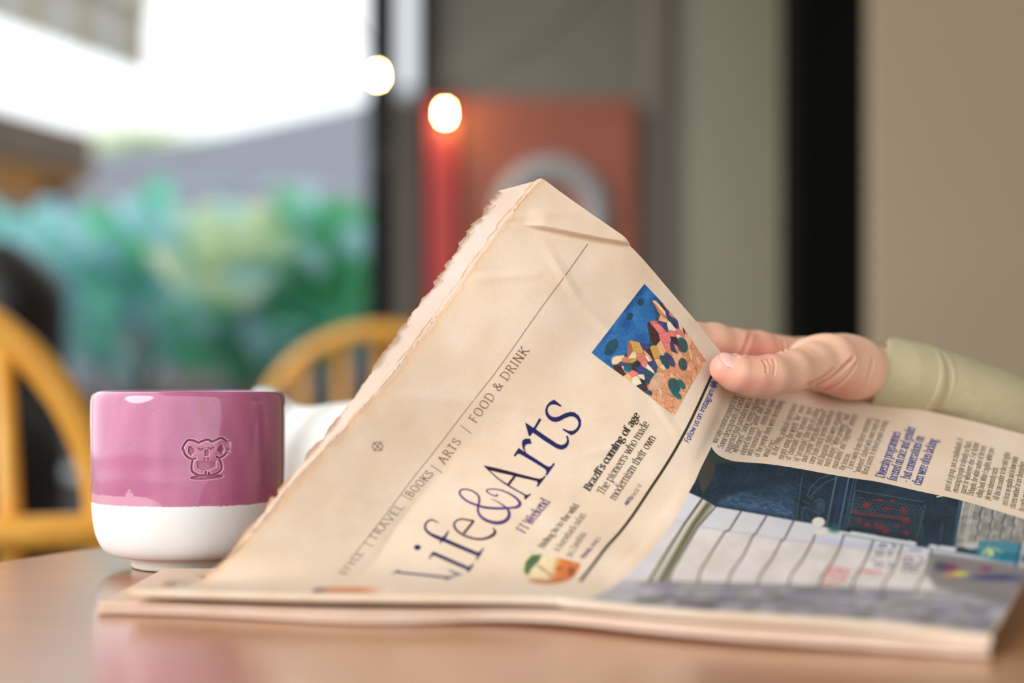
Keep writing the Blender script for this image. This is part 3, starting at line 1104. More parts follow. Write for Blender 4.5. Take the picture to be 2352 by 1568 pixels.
# --- stroke alphabet: advance, strokes ('~' curved, '|' stem with serifs, '-' plain, 'o' dot)
OV = '~.27,.66 .13,.6 .06,.33 .13,.06 .27,0 .41,.06 .48,.33 .41,.6 .27,.66 .13,.6'
G = {
    'a': (.50, ['~.09,.5 .13,.62 .24,.66 .35,.6 .37,.46 .37,.1 .41,.02 .48,.05', '~.37,.4 .2,.34 .07,.2 .08,.06 .2,0 .37,.13']),
    'b': (.56, ['|.1,1.05 .1,.02', '~.1,.5 .22,.64 .38,.62 .49,.34 .4,.05 .25,0 .1,.1']),
    'c': (.47, ['~.43,.52 .36,.64 .22,.66 .1,.55 .06,.33 .12,.08 .27,0 .43,.12']),
    'd': (.57, ['|.45,1.05 .45,.0', '~.45,.52 .32,.66 .16,.6 .06,.32 .14,.04 .3,0 .45,.14']),
    'e': (.49, ['-.09,.37 .43,.37', '~.43,.37 .41,.56 .27,.66 .12,.58 .06,.33 .13,.07 .28,0 .43,.12']),
    'f': (.34, ['~.4,.97 .33,1.05 .22,1.03 .16,.9 .15,.7', '|.15,.75 .15,0', '-.02,.64 .31,.64']),
    'g': (.54, ['~.24,.66 .11,.6 .08,.46 .14,.31 .25,.27 .38,.34 .41,.48 .36,.61 .24,.66', '-.38,.6 .52,.64', '~.16,.29 .09,.2 .16,.11 .36,.07 .47,-.03 .46,-.18 .34,-.3 .18,-.32 .06,-.24 .06,-.11 .2,.08']),
    'h': (.59, ['|.1,1.05 .1,0', '~.1,.46 .22,.62 .36,.65 .46,.55 .47,.38', '|.47,.42 .47,0']),
    'i': (.28, ['|.13,.66 .13,0', 'o.13,.9']),
    'j': (.28, ['~.15,.66 .15,0 .1,-.25 .0,-.3', 'o.14,.9']),
    'k': (.55, ['|.1,1.05 .1,0', '-.46,.64 .12,.28', '-.2,.38 .5,0']),
    'l': (.28, ['|.13,1.05 .13,0']),
    'm': (.88, ['|.1,.66 .1,0', '~.1,.46 .2,.6 .33,.65 .43,.55 .44,.38', '|.44,.42 .44,0', '~.44,.46 .54,.6 .67,.65 .77,.55 .78,.38', '|.78,.42 .78,0']),
    'n': (.59, ['|.1,.66 .1,0', '~.1,.46 .22,.62 .36,.65 .46,.55 .47,.38', '|.47,.42 .47,0']),
    'o': (.54, [OV]),
    'p': (.57, ['|.1,.66 .1,-.32', '~.1,.5 .22,.64 .38,.62 .49,.34 .4,.05 .25,0 .1,.1']),
    'q': (.57, ['|.45,.66 .45,-.32', '~.45,.52 .32,.66 .16,.6 .06,.32 .14,.04 .3,0 .45,.14']),
    'r': (.41, ['|.12,.66 .12,0', '~.12,.44 .2,.6 .32,.66 .39,.6']),
    's': (.42, ['~.36,.52 .31,.64 .19,.66 .09,.58 .1,.44 .24,.34 .36,.24 .36,.08 .22,0 .1,.04 .06,.15']),
    't': (.35, ['~.15,.86 .15,.5 .15,.15 .2,.01 .34,.07', '-.02,.64 .32,.64']),
    'u': (.59, ['~.11,.66 .11,.4 .12,.12 .24,.0 .38,.08 .46,.2', '|.47,.66 .47,0']),
    'v': (.51, ['-.05,.66 .26,.0', '-.26,.0 .47,.66']),
    'w': (.76, ['-.05,.66 .23,.0', '-.23,.0 .39,.62', '-.39,.62 .55,.0', '-.55,.0 .73,.66']),
    'x': (.51, ['-.06,.66 .46,0', '-.45,.66 .06,0']),
    'y': (.51, ['-.05,.66 .27,.02', '~.47,.66 .3,.1 .19,-.22 .05,-.3']),
    'z': (.46, ['-.06,.64 .41,.64', '-.41,.64 .05,.02', '-.05,.02 .42,.02']),
    'A': (.74, ['-.36,1 .08,0', '-.36,1 .66,0', '-.18,.36 .54,.36']),
    'B': (.62, ['|.12,1 .12,0', '~.12,1 .38,.98 .47,.78 .36,.56 .12,.54', '~.12,.54 .42,.52 .54,.28 .42,.03 .12,0']),
    'C': (.66, ['~.6,.76 .5,.96 .32,1 .13,.84 .07,.5 .14,.14 .34,0 .52,.06 .61,.24']),
    'D': (.74, ['|.12,1 .12,0', '~.12,1 .42,.98 .62,.8 .67,.5 .6,.18 .42,.02 .12,0']),
    'E': (.58, ['|.12,1 .12,0', '-.12,.99 .52,.99', '-.12,.52 .44,.52', '-.12,.01 .54,.01']),
    'F': (.55, ['|.12,1 .12,0', '-.12,.99 .52,.99', '-.12,.52 .44,.52']),
    'G': (.72, ['~.62,.78 .5,.96 .32,1 .13,.84 .07,.5 .14,.14 .34,0 .5,.03 .62,.14', '-.62,.42 .62,.08', '-.44,.42 .66,.42']),
    'I': (.30, ['|.15,1 .15,0']),
    'K': (.66, ['|.12,1 .12,0', '-.58,1 .14,.44', '-.26,.54 .64,0']),
    'L': (.56, ['|.12,1 .12,0', '-.12,.01 .54,.01']),
    'N': (.74, ['|.12,1 .12,0', '-.12,1 .62,0', '-.62,1 .62,0']),
    'O': (.76, ['~.38,1 .16,.9 .07,.5 .16,.1 .38,0 .6,.1 .69,.5 .6,.9 .38,1 .16,.9']),
    'P': (.58, ['|.12,1 .12,0', '~.12,1 .4,.98 .52,.74 .4,.48 .12,.46']),
    'R': (.64, ['|.12,1 .12,0', '~.12,1 .4,.98 .5,.76 .38,.53 .12,.51', '-.3,.51 .62,0']),
    'S': (.54, ['~.46,.78 .4,.95 .26,1 .11,.9 .12,.68 .28,.54 .45,.4 .46,.14 .28,0 .13,.05 .07,.24']),
    'T': (.60, ['|.3,1 .3,0', '-.04,.99 .56,.99']),
    'V': (.66, ['-.05,1 .34,0', '-.34,0 .62,1']),
    'W': (.92, ['-.05,1 .28,0', '-.28,0 .47,.9', '-.47,.9 .66,0', '-.66,0 .89,1']),
    'Y': (.62, ['-.05,1 .31,.5', '-.58,1 .31,.5', '|.31,.5 .31,0']),
    'Z': (.58, ['-.08,.98 .52,.98', '-.52,.98 .06,.02', '-.06,.02 .54,.02']),
    '&': (.76, ['~.7,.5 .56,.2 .38,.02 .18,.02 .09,.2 .2,.42 .42,.64 .46,.86 .34,1 .22,.9 .24,.7 .44,.32 .74,0', '-.58,.5 .76,.5']),
    '1': (.40, ['|.22,1 .22,0', '-.22,1 .1,.86']), '2': (.50, ['~.08,.78 .14,.95 .28,1 .4,.9 .4,.68 .26,.38 .06,.03', '-.06,.02 .46,.02']),
    '9': (.50, ['~.42,.7 .34,.46 .18,.44 .08,.68 .16,.94 .3,.98 .42,.8 .4,.36 .2,0']), '0': (.52, ['~.26,1 .12,.85 .08,.5 .12,.15 .26,0 .4,.15 .44,.5 .4,.85 .26,1']),
    '3': (.48, ['~.08,.9 .26,1 .38,.82 .22,.56 .4,.4 .38,.12 .22,0 .07,.1']),
    '.': (.22, ['o.1,.05']), ',': (.22, ['~.12,.08 .13,-.04 .05,-.16']), "'": (.2, ['~.12,1.02 .12,.9 .05,.78']), '-': (.34, ['-.05,.33 .28,.33']),
    '–': (.56, ['-.04,.33 .5,.33']), '“': (.36, ['~.05,.8 .05,.92 .12,1.02', '~.2,.8 .2,.92 .27,1.02']), '”': (.36, ['~.12,1.02 .12,.9 .05,.78', '~.27,1.02 .27,.9 .2,.78']),
    '|': (.3, ['-.15,1.1 .15,-.25']), '(': (.3, ['~.24,1.1 .08,.5 .24,-.2']), ')': (.3, ['~.05,1.1 .2,.5 .05,-.2']),
    '@': (.9, ['~.6,.6 .45,.68 .3,.4 .42,.2 .6,.35 .64,.6 .62,.25 .78,.22 .84,.5 .7,.9 .4,.98 .12,.75 .08,.35 .3,-.05 .7,-.02']),
    '_': (.5, ['-.0,-.1 .5,-.1']), ' ': (.27, []),
}


def stroke_w(pts, thin, thick, sans):
    d = np.gradient(pts, axis=0)
    th = np.arctan2(d[:, 1], d[:, 0])
    if sans:
        return np.full(len(pts), thick)
    return thin + (thick - thin) * np.abs(np.sin(th - math.radians(18))) ** 1.4


TW = 1.0


def text(mat_, s, a, b, hv, thin=.045, thick=.12, sans=False, track=0.0, cap=1.0, per=4, fade=None, hv2=None):
    """baseline from pixel a to pixel b; hv = pixel vector of one cap height"""
    ink = Ink()
    a = np.array(a, float); b = np.array(b, float); hv = np.array(hv, float)
    hv2 = hv if hv2 is None else np.array(hv2, float)
    adv = [G.get(ch, G['n'])[0] + track for ch in s]
    tot = sum(adv)
    ex = (b - a) / tot
    hl = np.hypot(*hv)
    kx = np.hypot(*ex) / hl          # x unit in height units
    x0 = 0.0
    if not sans:
        kk = min(1, max(.45, kx * 1.25))
        thick *= kk; thin *= kk ** .5
    for ch, ad in zip(s, adv):
        for st in G.get(ch, G['n'])[1]:
            kind = st[0]
            p = np.array([[float(v) for v in q.split(',')] for q in st[1:].split()])
            if ch.islower():
                p[:, 1] = np.where(p[:, 1] <= .66, np.where(p[:, 1] > 0, p[:, 1] * 1.13, p[:, 1]), .746 + (p[:, 1] - .66) * .78)
            u = (x0 + p[:, 0].mean()) / tot
            hvv = hv * (1 - u) + hv2 * u

            def mp(Q):
                return a + (Q[:, :1] / kx) * ex + Q[:, 1:] * hvv

            def rib(Q, W):
                Q = np.asarray(Q, float)
                d = np.gradient(Q, axis=0)
                n = np.stack([-d[:, 1], d[:, 0]], 1) / (np.hypot(d[:, 0], d[:, 1])[:, None] + 1e-9)
                w_ = np.asarray(W)[:, None] / 2
                V = np.empty((2 * len(Q), 2))
                V[0::2] = mp(Q + n * w_); V[1::2] = mp(Q - n * w_)
                ink.add(V, [(2 * i, 2 * i + 1, 2 * i + 3, 2 * i + 2) for i in range(len(Q) - 1)])
            if kind == 'o':
                r = thick * .62
                c = np.array([(x0 + p[0, 0]) * kx, p[0, 1]])
                V = [mp((c + r * np.array([math.cos(k * math.pi / 4), math.sin(k * math.pi / 4)]))[None])[0] for k in range(8)]
                ink.add(V, [tuple(range(8))])
                continue
            Q = p.copy()
            Q[:, 0] = (Q[:, 0] + x0) * kx
            if kind == '~':
                Q = crom(Q, per)
                rib(Q, stroke_w(Q, thin, thick, sans))
            else:
                n_ = 2 if hl < 15 else 4
                Q = Q[0] + (Q[-1] - Q[0]) * np.linspace(0, 1, n_)[:, None]
                rib(Q, np.full(len(Q), thick) if kind == '|' else stroke_w(Q, thin, thick, sans))
                if not sans and (kind == '|' or (kind == '-' and abs(Q[-1, 1] - Q[0, 1]) > .5)):
                    for e in (Q[0], Q[-1]):
                        if kind == '|' and ch in 'hnm' and e is Q[0] and p[0, 1] < .5:
                            continue
                        sw = thick * .5 + .075 * min(1, max(.4, kx * 1.05))
                        if ch == 'f' and e[1] > .7:
                            continue
                        yy = min(max(e[1], thin * .5 - .32), 1.05)
                        l_, r_ = (sw, sw)
                        if kind == '|' and e is Q[0] and abs(p[0, 1] - 1) > .02:
                            r_ = thick * .4
                        rib([(e[0] - l_, yy), (e[0] + r_, yy)], [thin * 1.2] * 2)
        x0 += ad
    ink.build('text_line', mat_)


# --- masthead, traced as letter outlines
def z1(p):
    return (880 + p[0] * .15947, 1100 + p[1] * .15944)


def z2(p):
    return (1090 + p[0] / 6.273, 900 + p[1] / 6.272)


mast = Ink()


def done(m):
    global mast
    mast.build('letter', m)
    mast = Ink()


def zr(ink, zz, pts, curve=True):
    p = np.array([list(zz(q)) + [q[2] * .1595 * 1.12] for q in pts])
    p = crom(p, 5) if curve and len(p) > 2 else (p[0] + (p[-1] - p[0]) * np.linspace(0, 1, 14)[:, None] if len(p) == 2 else p)
    ink.ribbon(p[:, :2], p[:, 2])


zr(mast, z1, [(120, 1380, 6), (165, 1352, 12), (205, 1335, 26), (235, 1326, 12)])
zr(mast, z1, [(205, 1345, 22), (930, 1422, 25)])
zr(mast, z1, [(890, 1450, 8), (940, 1427, 26), (1010, 1397, 14), (1100, 1372, 12), (1150, 1362, 9)])
zr(mast, z1, [(940, 1310, 7), (1000, 1337, 20), (1090, 1366, 14)])
done(M_navy)
mast.poly([z1((495 + 50 * math.cos(a), 995 + 37 * math.sin(a))) for a in np.linspace(0, 2 * math.pi, 20, endpoint=False)])
zr(mast, z1, [(735, 1085, 44), (1240, 1290, 46)])
zr(mast, z1, [(655, 1162, 10), (690, 1118, 22), (725, 1080, 40), (748, 1072, 20)])
zr(mast, z1, [(1210, 1340, 12), (1238, 1298, 36), (1262, 1262, 34), (1302, 1212, 10)])
done(M_navy)
zr(mast, z1, [(800, 640, 10), (745, 612, 16), (700, 595, 20), (640, 620, 22), (603, 690, 26), (625, 755, 30), (690, 810, 38), (780, 850, 46), (870, 882, 48)])
zr(mast, z1, [(865, 880, 48), (1370, 1080, 48)])
zr(mast, z1, [(1335, 1168, 10), (1362, 1115, 26), (1385, 1070, 40), (1415, 1030, 22), (1452, 985, 10)])
zr(mast, z1, [(818, 938, 10), (850, 885, 36), (890, 840, 34), (945, 752, 12)])
done(M_navy)
zr(mast, z1, [(1160, 785, 28), (1300, 615, 28)])
zr(mast, z1, [(1312, 612, 26), (1200, 588, 20), (1120, 580, 20), (1050, 610, 20), (1022, 660, 24), (1042, 720, 26), (1100, 775, 26), (1200, 825, 26), (1330, 860, 26), (1450, 860, 28), (1550, 825, 34), (1605, 780, 38), (1605, 735, 26), (1572, 700, 8)])
done(M_plum)
zr(mast, z1, [(1650, 230, 34), (1625, 248, 18), (1570, 235, 15), (1520, 205, 15), (1490, 175, 20), (1510, 155, 15), (1580, 148, 15), (1680, 160, 17), (1780, 195, 20), (1880, 250, 26), (1950, 310, 32), (1970, 360, 40), (1930, 400, 34), (1850, 415, 24), (1700, 425, 30), (1560, 420, 30), (1440, 405, 30), (1340, 375, 28), (1230, 330, 26), (1150, 275, 24), (1105, 220, 24), (1110, 170, 22), (1165, 150, 18), (1240, 158, 18), (1320, 195, 20), (1375, 250, 24), (1385, 320, 27), (1370, 390, 28), (1365, 450, 28), (1390, 520, 30), (1450, 575, 36), (1540, 615, 40), (1640, 632, 44), (1740, 610, 46), (1800, 560, 44), (1815, 500, 38), (1795, 440, 30), (1730, 385, 20), (1640, 325, 12), (1560, 290, 8)])
done(M_purple)
mast.poly([z2(p) for p in [(128, 1062), (300, 1095), (620, 1175), (860, 1235), (935, 1250), (975, 1235), (1010, 1205), (1028, 1215), (915, 1362), (890, 1355), (912, 1315), (895, 1285), (700, 1240), (420, 1180), (225, 1135)]])
zr(mast, z2, [(140, 1068, 14), (225, 1150, 14), (350, 1260, 17), (470, 1340, 20), (600, 1415, 18), (700, 1470, 20), (740, 1495, 26)])
mast.poly([z2(p) for p in [(710, 1535), (735, 1548), (815, 1472), (800, 1462), (770, 1480), (740, 1482), (705, 1480), (722, 1508)]])
zr(mast, z2, [(585, 1205, 30), (480, 1345, 30)])
done(M_plum)
mast.poly([z2(p) for p in [(635, 805), (750, 880), (1020, 1055), (1075, 1078), (1110, 1060), (1135, 1020), (1158, 1035), (1042, 1202), (1018, 1190), (1038, 1150), (1015, 1110), (870, 1020), (660, 895), (620, 890), (582, 932), (560, 915)]])
mast.poly([z2(p) for p in [(752, 890), (715, 850), (690, 800), (682, 740), (690, 700), (725, 674), (800, 672), (822, 745), (780, 745), (738, 757), (720, 790), (728, 840)]])
done(M_navy)
mast.poly([z2(p) for p in [(725, 440), (850, 520), (932, 375), (958, 405), (878, 535), (1000, 620), (1180, 740), (1240, 765), (1290, 755), (1325, 720), (1330, 680), (1315, 635), (1340, 630), (1360, 690), (1355, 750), (1325, 800), (1270, 830), (1210, 825), (1160, 800), (1000, 700), (850, 592), (835, 590), (797, 640), (780, 632)]])
done(M_navy)
mast.poly([z2(p) for p in [(1145, 113), (1250, 200), (1238, 217), (1160, 185), (1120, 182), (1075, 200), (1050, 240), (1048, 285), (1070, 330), (1110, 360), (1160, 368), (1210, 358), (1300, 310), (1380, 288), (1440, 298), (1500, 345), (1532, 410), (1530, 490), (1490, 560), (1440, 605), (1388, 625), (1265, 545), (1275, 528), (1350, 560), (1410, 562), (1460, 535), (1490, 490), (1495, 440), (1475, 395), (1430, 360), (1375, 355), (1300, 380), (1230, 420), (1170, 437), (1110, 425), (1060, 390), (1022, 335), (1012, 270), (1030, 205), (1080, 145)]])
done(M_navy)

# --- section header row
hd = Ink()
hk = dict(thin=.05, thick=.11, track=.14)
text(M_brownink, 'FOOD & DRINK', (1092, 972), (1217, 803), (-17, -11), **hk)
text(M_brownink, 'ARTS', (1020, 1067), (1062, 1012), (-17, -10), **hk)
text(M_brownink, 'BOOKS', (946, 1142), (999, 1086), (-17, -9), **hk)
text(M_brownink, 'TRAVEL', (860, 1243), (932, 1160), (-16, -7), **hk)
text(M_brownink, 'STYLE', (792, 1322), (838, 1268), (-15, -5), **hk)
for a, b in (((1057, 976), (1083, 996)), ((989, 1068), (1016, 1086)), ((922, 1135), (945, 1148)), ((835, 1245), (856, 1256))):
    hd = Ink(); hd.ribbon([a, b], [1.3, 1.3]); hd.build('divider_stroke', M_brownink)
rl = Ink()
pts = np.array([(1355, 553), (1300, 630), (1240, 711), (1143, 848), (1075, 935), (1000, 1033), (943, 1105), (893, 1172), (850, 1228), (805, 1285)], float)
q = crom(pts, 8); rl.ribbon(q, np.full(len(q), 1.2))
rl.build('header_rule', M_brownink)
rl = Ink()
for k in range(1):
    c = np.array([(867 + 11.5 * math.cos(a) , 1025 + 9.5 * math.sin(a)) for a in np.linspace(0, 2 * math.pi + .01, 28)])
    rl.ribbon(c, np.full(28, 1.7)); rl.ribbon([(857, 1015), (877, 1035)], [1.5, 1.5]); rl.ribbon([(859, 1036), (876, 1013)], [1.5, 1.5])
rl.build('registration_mark', M_brownink)
rl = Ink()
pts = np.array([(1640, 850), (1632, 868), (1618, 898), (1602, 933), (1579, 981), (1549, 1036), (1521, 1081), (1489, 1129), (1456, 1179), (1428, 1216), (1396, 1252), (1363, 1296), (1332, 1335)], float)
q = crom(pts, 8); rl.ribbon(q, np.linspace(5.6, 6.6, len(q)))
rl.build('heavy_rule', M_blackink, label='heavy dark rule')

# --- story teasers
z3 = lambda p: (1320 + p[0] / 6.03, 920 + p[1] / 6.03)
text(M_blackink, "Brazil's coming of age", z3((205, 1250)), z3((905, 205)), (-14, -8.5), thin=.08, thick=.27)
text(M_blackink, 'The pioneers who made', z3((392, 1310)), z3((1040, 320)), (-16, -8.5), thin=.045, thick=.12)
text(M_blackink, 'modernism their own', z3((560, 1385)), z3((1128, 510)), (-16, -8.5), thin=.045, thick=.12)
text(M_purple, 'ARTS', z3((722, 1455)), z3((808, 1350)), (-7.2, -3.8), sans=True, thick=.26, track=.05)
text(M_greyink, 'PAGE 12', z3((815, 1350)), z3((935, 1165)), (-7.2, -3.8), sans=True, thick=.14, track=.05)
text(M_greyink, 'Riding in to the wild', (1248, 1258), (1331, 1160), (-13, -5), thin=.07, thick=.2)
text(M_greyink, 'A horseback safari', (1283, 1268), (1347, 1182), (-14, -5), thin=.05, thick=.12)
text(M_greyink, 'in Zambia', (1312, 1280), (1347, 1226), (-14, -4.5), thin=.05, thick=.12)
text(M_purple, 'TRAVEL', (1340, 1284), (1362, 1259), (-8, -3), sans=True, thick=.22)
text(M_purple, 'PAGE 3', (1364, 1257), (1380, 1236), (-8, -3), sans=True, thick=.13)
text(M_purple, 'FT Weekend', (1205, 1223), (1264, 1152), (-20, -9.5), thin=.05, thick=.12)
text(M_blueink, 'Follow us on Instagram', (1582, 1018), (1641, 895), (-11, -6.5), sans=True, thick=.15, hv2=(-12, -4))
text(M_blueink, '@ft_we', (1642, 892), (1656, 860), (-12, -4), sans=True, thick=.2)

# --- body columns
bl = [("was some counterargument to the", (1646, 1018), (1697, 909)), ("Some descriptions of racial", (1660, 1030), (1712, 913)),
      ("suggested that partiality was a", (1675, 1039), (1729, 916)), ("“whiteness”. Some terms explain", (1690, 1043), (1748, 916)),
      ("adopted the term “latinx” and “peo-", (1709, 1046), (1763, 915)), ("who menstruate” – terms that many", (1725, 1047), (1783, 917)),
      ("of the people they were describing", (1743, 1049), (1801, 921)), ("would reject.", (1762, 1050), (1783, 1010)),
      ("In the 1990s, political correctness", (1782, 1046), (1832, 929)), ("meant using the words “the” most", (1798, 1055), (1850, 932)),
      ("of “chairman” and “servants” most", (1815, 1057), (1867, 936)), ("of “prostitute” (the idea of calling", (1834, 1060), (1884, 939)),
      ("short people “vertically challenged”", (1851, 1062), (1901, 941)), ("came from critics). Recent movement", (1868, 1066), (1917, 944)),
      ("and linguistic shifts were arguably", (1886, 1069), (1936, 947)), ("much sharper. “White privilege”, “toxic", (1903, 1072), (1953, 951)),
      ("masculinity” and “cisgender” entered", (1921, 1076), (1970, 953)), ("the lexicon.", (1938, 1080), (1955, 1042)),
      ("Even away from these extremes,", (1957, 1077), (2004, 960)), ("“wokeness” clashed with some tenets of", (1974, 1087), (2022, 964)),
      ("liberal society. It defined people as being", (1991, 1090), (2040, 967))]
for s_, a, b in bl:
    text(M_greyink, s_, a, b, (-13.5, -3.4), thin=.04, thick=.10, per=2)
for s_, a, b in [("part of a group, not as individuals. It", (2180, 1128), (2212, 1008)), ("encouraged people to identify as Black,", (2199, 1132), (2232, 1014)),
                 ("queer or whatever else. For Robin", (2217, 1135), (2249, 1018)), ("DiAngelo, the white author of the best-", (2235, 1139), (2266, 1023)),
                 ("selling book White Fragility, white peo-", (2254, 1144), (2284, 1028)), ("ple were inherently racist.", (2273, 1149), (2293, 1074)),
                 ("All this ran counter to the civil rights", (2293, 1150), (2320, 1040)), ("era's focus on equality and to how many", (2313, 1162), (2338, 1050)),
                 ("citizens wished to see themselves.", (2331, 1169), (2356, 1060)), ("As early as any other had been", (2352, 1176), (2376, 1066)),
                 ("the question of who", (2371, 1182), (2396, 1072))]:
    text(M_greyink, s_, a, b, (-13.5, -3.6), thin=.045, thick=.12, per=2)
for s_, a, b in [("Diversity programmes", (2031, 1098), (2069, 994)), ("focused on race and gender", (2058, 1105), (2103, 982)),
                 ("– but conversations on", (2087, 1109), (2123, 1004)), ("class were often lacking", (2115, 1115), (2154, 1010))]:
    text(M_blueink, s_, a, b, (-21, -5), thin=.06, thick=.15, per=3)


# --- printed pictures: dense patches with ink colours
def patch(name, bottom, top, left, right, nu, nv, painter, off=.00006):
    """Coons patch; bottom/top run left->right, left/right run bottom->top (all pixel polylines on the page)"""
    def curve(pts, n):
        p = np.array(pts, float)
        s, t = inv(p[:, 0], p[:, 1])
        d = np.r_[0, np.cumsum(np.hypot(*np.diff(p, axis=0).T))]
        u = np.linspace(0, d[-1], n)
        st_ = np.stack([s, t], 1)
        q_ = crom(np.c_[d, st_], 8) if len(p) > 2 else np.c_[d, st_]
        return np.stack([np.interp(u, q_[:, 0], q_[:, 1]), np.interp(u, q_[:, 0], q_[:, 2])], 1)
    B, T_ = curve(bottom, nu), curve(top, nu)
    Lc, R_ = curve(left, nv), curve(right, nv)
    u = np.linspace(0, 1, nu)[None, :, None]; v = np.linspace(0, 1, nv)[:, None, None]
    C = (1 - v) * B[None] + v * T_[None] + (1 - u) * Lc[:, None] + u * R_[:, None] \
        - ((1 - u) * (1 - v) * B[0] + u * (1 - v) * B[-1] + (1 - u) * v * T_[0] + u * v * T_[-1])
    s, t = C[..., 0].ravel(), C[..., 1].ravel()
    V = Sfull(s, t, off)
    x, y = proj(Sbase(s, t))
    uu = np.broadcast_to(u, (nv, nu, 1)).ravel(); vv_ = np.broadcast_to(v, (nv, nu, 1)).ravel()
    rgb = painter(x, y, uu, vv_)
    me = mesh_np(name, V, grid_faces(nv, nu))
    set_col(me, linA(rgb))
    return link(name, me, M_print, front)


def lay(C, mask, col, a=1.0):
    m_ = (np.asarray(mask, float) * a)[:, None]
    C[:] = C * (1 - m_) + np.array(col, float) * m_


def line(C, x, y, pts, w_, col, a=1.0, soft=1.0):
    lay(C, 1 - sm(seg_dist(x, y, pts), w_ / 2 - soft / 2, w_ / 2 + soft), col, a)


def paint_photo(x, y, u, v):
    C = np.tile(np.array([30., 46, 58]), (len(x), 1))
    nz = vnoise(x / 5, y / 4, 2); nz2 = vnoise(x / 40, y / 25, 4); nz3 = vnoise(x / 16, y / 9, 6)
    C += (nz[:, None] - .5) * 14 + (nz2[:, None] - .5) * np.array([8, 14, 18])
    # slate scales
    X = x + .25 * y; Y = y - .18 * x
    row = np.floor(Y / 5.2)
    fx = (X / 10.5 + .5 * (row % 2)) % 1 - .5
    fy = (Y / 5.2) % 1
    arc = np.abs(fy - (.95 - 1.6 * fx * fx))
    sc = np.array([66., 98, 128]) + (vnoise(X / 10, row, 8)[:, None] - .5) * 40
    sc = sc * (1 - .62 * (1 - sm(arc, .05, .3))[:, None])
    pol = [(1636, 1162), (1655, 1140), (1700, 1122), (1770, 1108), (1846, 1108), (1838, 1135), (1826, 1196)]
    m_ = 1 - sm(sd_poly(x, y, pol), -14, 3)
    m_ = m_ * (.35 + .65 * sm(y - .17 * (x - 1640), 1105, 1150))
    C = C * (1 - m_[:, None]) + sc * m_[:, None]
    # ornament scrolls and mouldings of the door
    tl = (72, 104, 112)
    for pts in ([(1905, 1090), (1880, 1100), (1860, 1122), (1854, 1138)], [(1925, 1095), (1895, 1108), (1873, 1128), (1862, 1140)],
                [(1858, 1140), (1864, 1146), (1870, 1140)], [(1870, 1152), (1885, 1145), (1893, 1155), (1892, 1170), (1880, 1180), (1866, 1172)],
                [(1840, 1168), (1850, 1164), (1860, 1168)], [(1843, 1196), (1842, 1178), (1850, 1166)], [(1858, 1196), (1852, 1180)], [(1845, 1150), (1858, 1156)],
                [(1842, 1096), (1828, 1196)]):
        line(C, x, y, pts, 2.2, tl, .55)
    lay(C, np.exp(-((x - 1883) ** 2 / 90 + (y - 1160) ** 2 / 110)), (58, 84, 104), .8)
    for x0, w_, c in ((1915, 3, (80, 116, 128)), (1944, 3, (84, 116, 146)), (1932, 8, (40, 52, 86)), (1956, 2, (60, 90, 100)), (1962, 2, (56, 84, 96))):
        line(C, x, y, [(x0 + 6, 1095), (x0 - 18, 1215)], w_, c, .8)
    # hex lattice with red glints
    pol = [(1963, 1138), (2122, 1160), (2115, 1232), (1945, 1208)]
    inn = 1 - sm(sd_poly(x, y, pol), -2, 2)
    X = (x + .2 * y) / 11; Y = (y - .15 * x) / 7
    r_ = np.floor(Y); fx = (X + .5 * (r_ % 2)) % 1 - .5; fy = Y % 1 - .5
    hexl = sm(np.hypot(fx, fy * .9), .38, .5)
    lay(C, inn * hexl, (92, 108, 110), .42)
    for cx_, cy_, rx_, ry_ in ((1990, 1160, 10, 8), (2040, 1168, 14, 4), (2075, 1172, 10, 9), (2080, 1196, 9, 8), (1973, 1195, 5, 9), (1992, 1204, 8, 6), (2022, 1210, 16, 5), (2034, 1219, 9, 4), (2060, 1208, 7, 5), (2082, 1224, 7, 4), (2018, 1148, 12, 3), (2050, 1150, 7, 4), (2012, 1203, 5, 4), (1962, 1174, 8, 3)):
        lay(C, np.exp(-(((x - cx_) / rx_) ** 2 + ((y - cy_) / ry_) ** 2) ** 2) * (.55 + .45 * nz3), (150, 42, 46), .85)
    line(C, x, y, [(1958, 1176), (2085, 1192)], 6, (110, 50, 56), .7, 2)
    line(C, x, y, [(1950, 1182), (2085, 1200)], 1.5, (14, 22, 30), .9)
    for pts in ([(1965, 1126), (1949, 1206)], [(1967, 1126), (2120, 1152)], [(2126, 1160), (2105, 1235)], [(2120, 1208), (2118, 1238)], [(2165, 1200), (2160, 1245)]):
        line(C, x, y, pts, 1.5, (70, 100, 112), .7)
    # brown grey wedge by the fold
    pol = [(1618, 1058), (1644, 1060), (1638, 1095), (1631, 1110), (1614, 1134), (1603, 1100)]
    lay(C, 1 - sm(sd_poly(x, y, pol), -3, 3), (66, 60, 54), .95)
    pol = [(1634, 1024), (1650, 1045), (1672, 1056), (1720, 1062), (1645, 1062), (1612, 1058)]
    lay(C, 1 - sm(sd_poly(x, y, pol), -2, 4), (52, 62, 52), .9)
    # grey fluted stone right of the door
    pol = [(2214, 1130), (2500, 1190), (2500, 1290), (2196, 1256)]
    st_ = np.array([140., 134, 126]) + (nz3[:, None] - .5) * 40 + (nz[:, None] - .5) * 20
    m_ = 1 - sm(sd_poly(x, y, pol), -1, 2)
    C = C * (1 - m_[:, None]) + st_ * m_[:, None]
    for k, x0 in enumerate((2214, 2232, 2238, 2262, 2290, 2318, 2342, 2370, 2400)):
        line(C, x, y, [(x0 + 2, 1140), (x0 - 20, 1255)], 1.6, (205, 200, 190), .8 * 1)
        if k > 2:
            wv = np.sin(y / 4.5 + k) * 2
            line(C, x + wv, y, [(x0 - 6, 1160), (x0 - 20, 1240)], 5, (58, 66, 84), .55)
    line(C, x, y, [(2206, 1150), (2192, 1250)], 7, (52, 84, 104), .8)
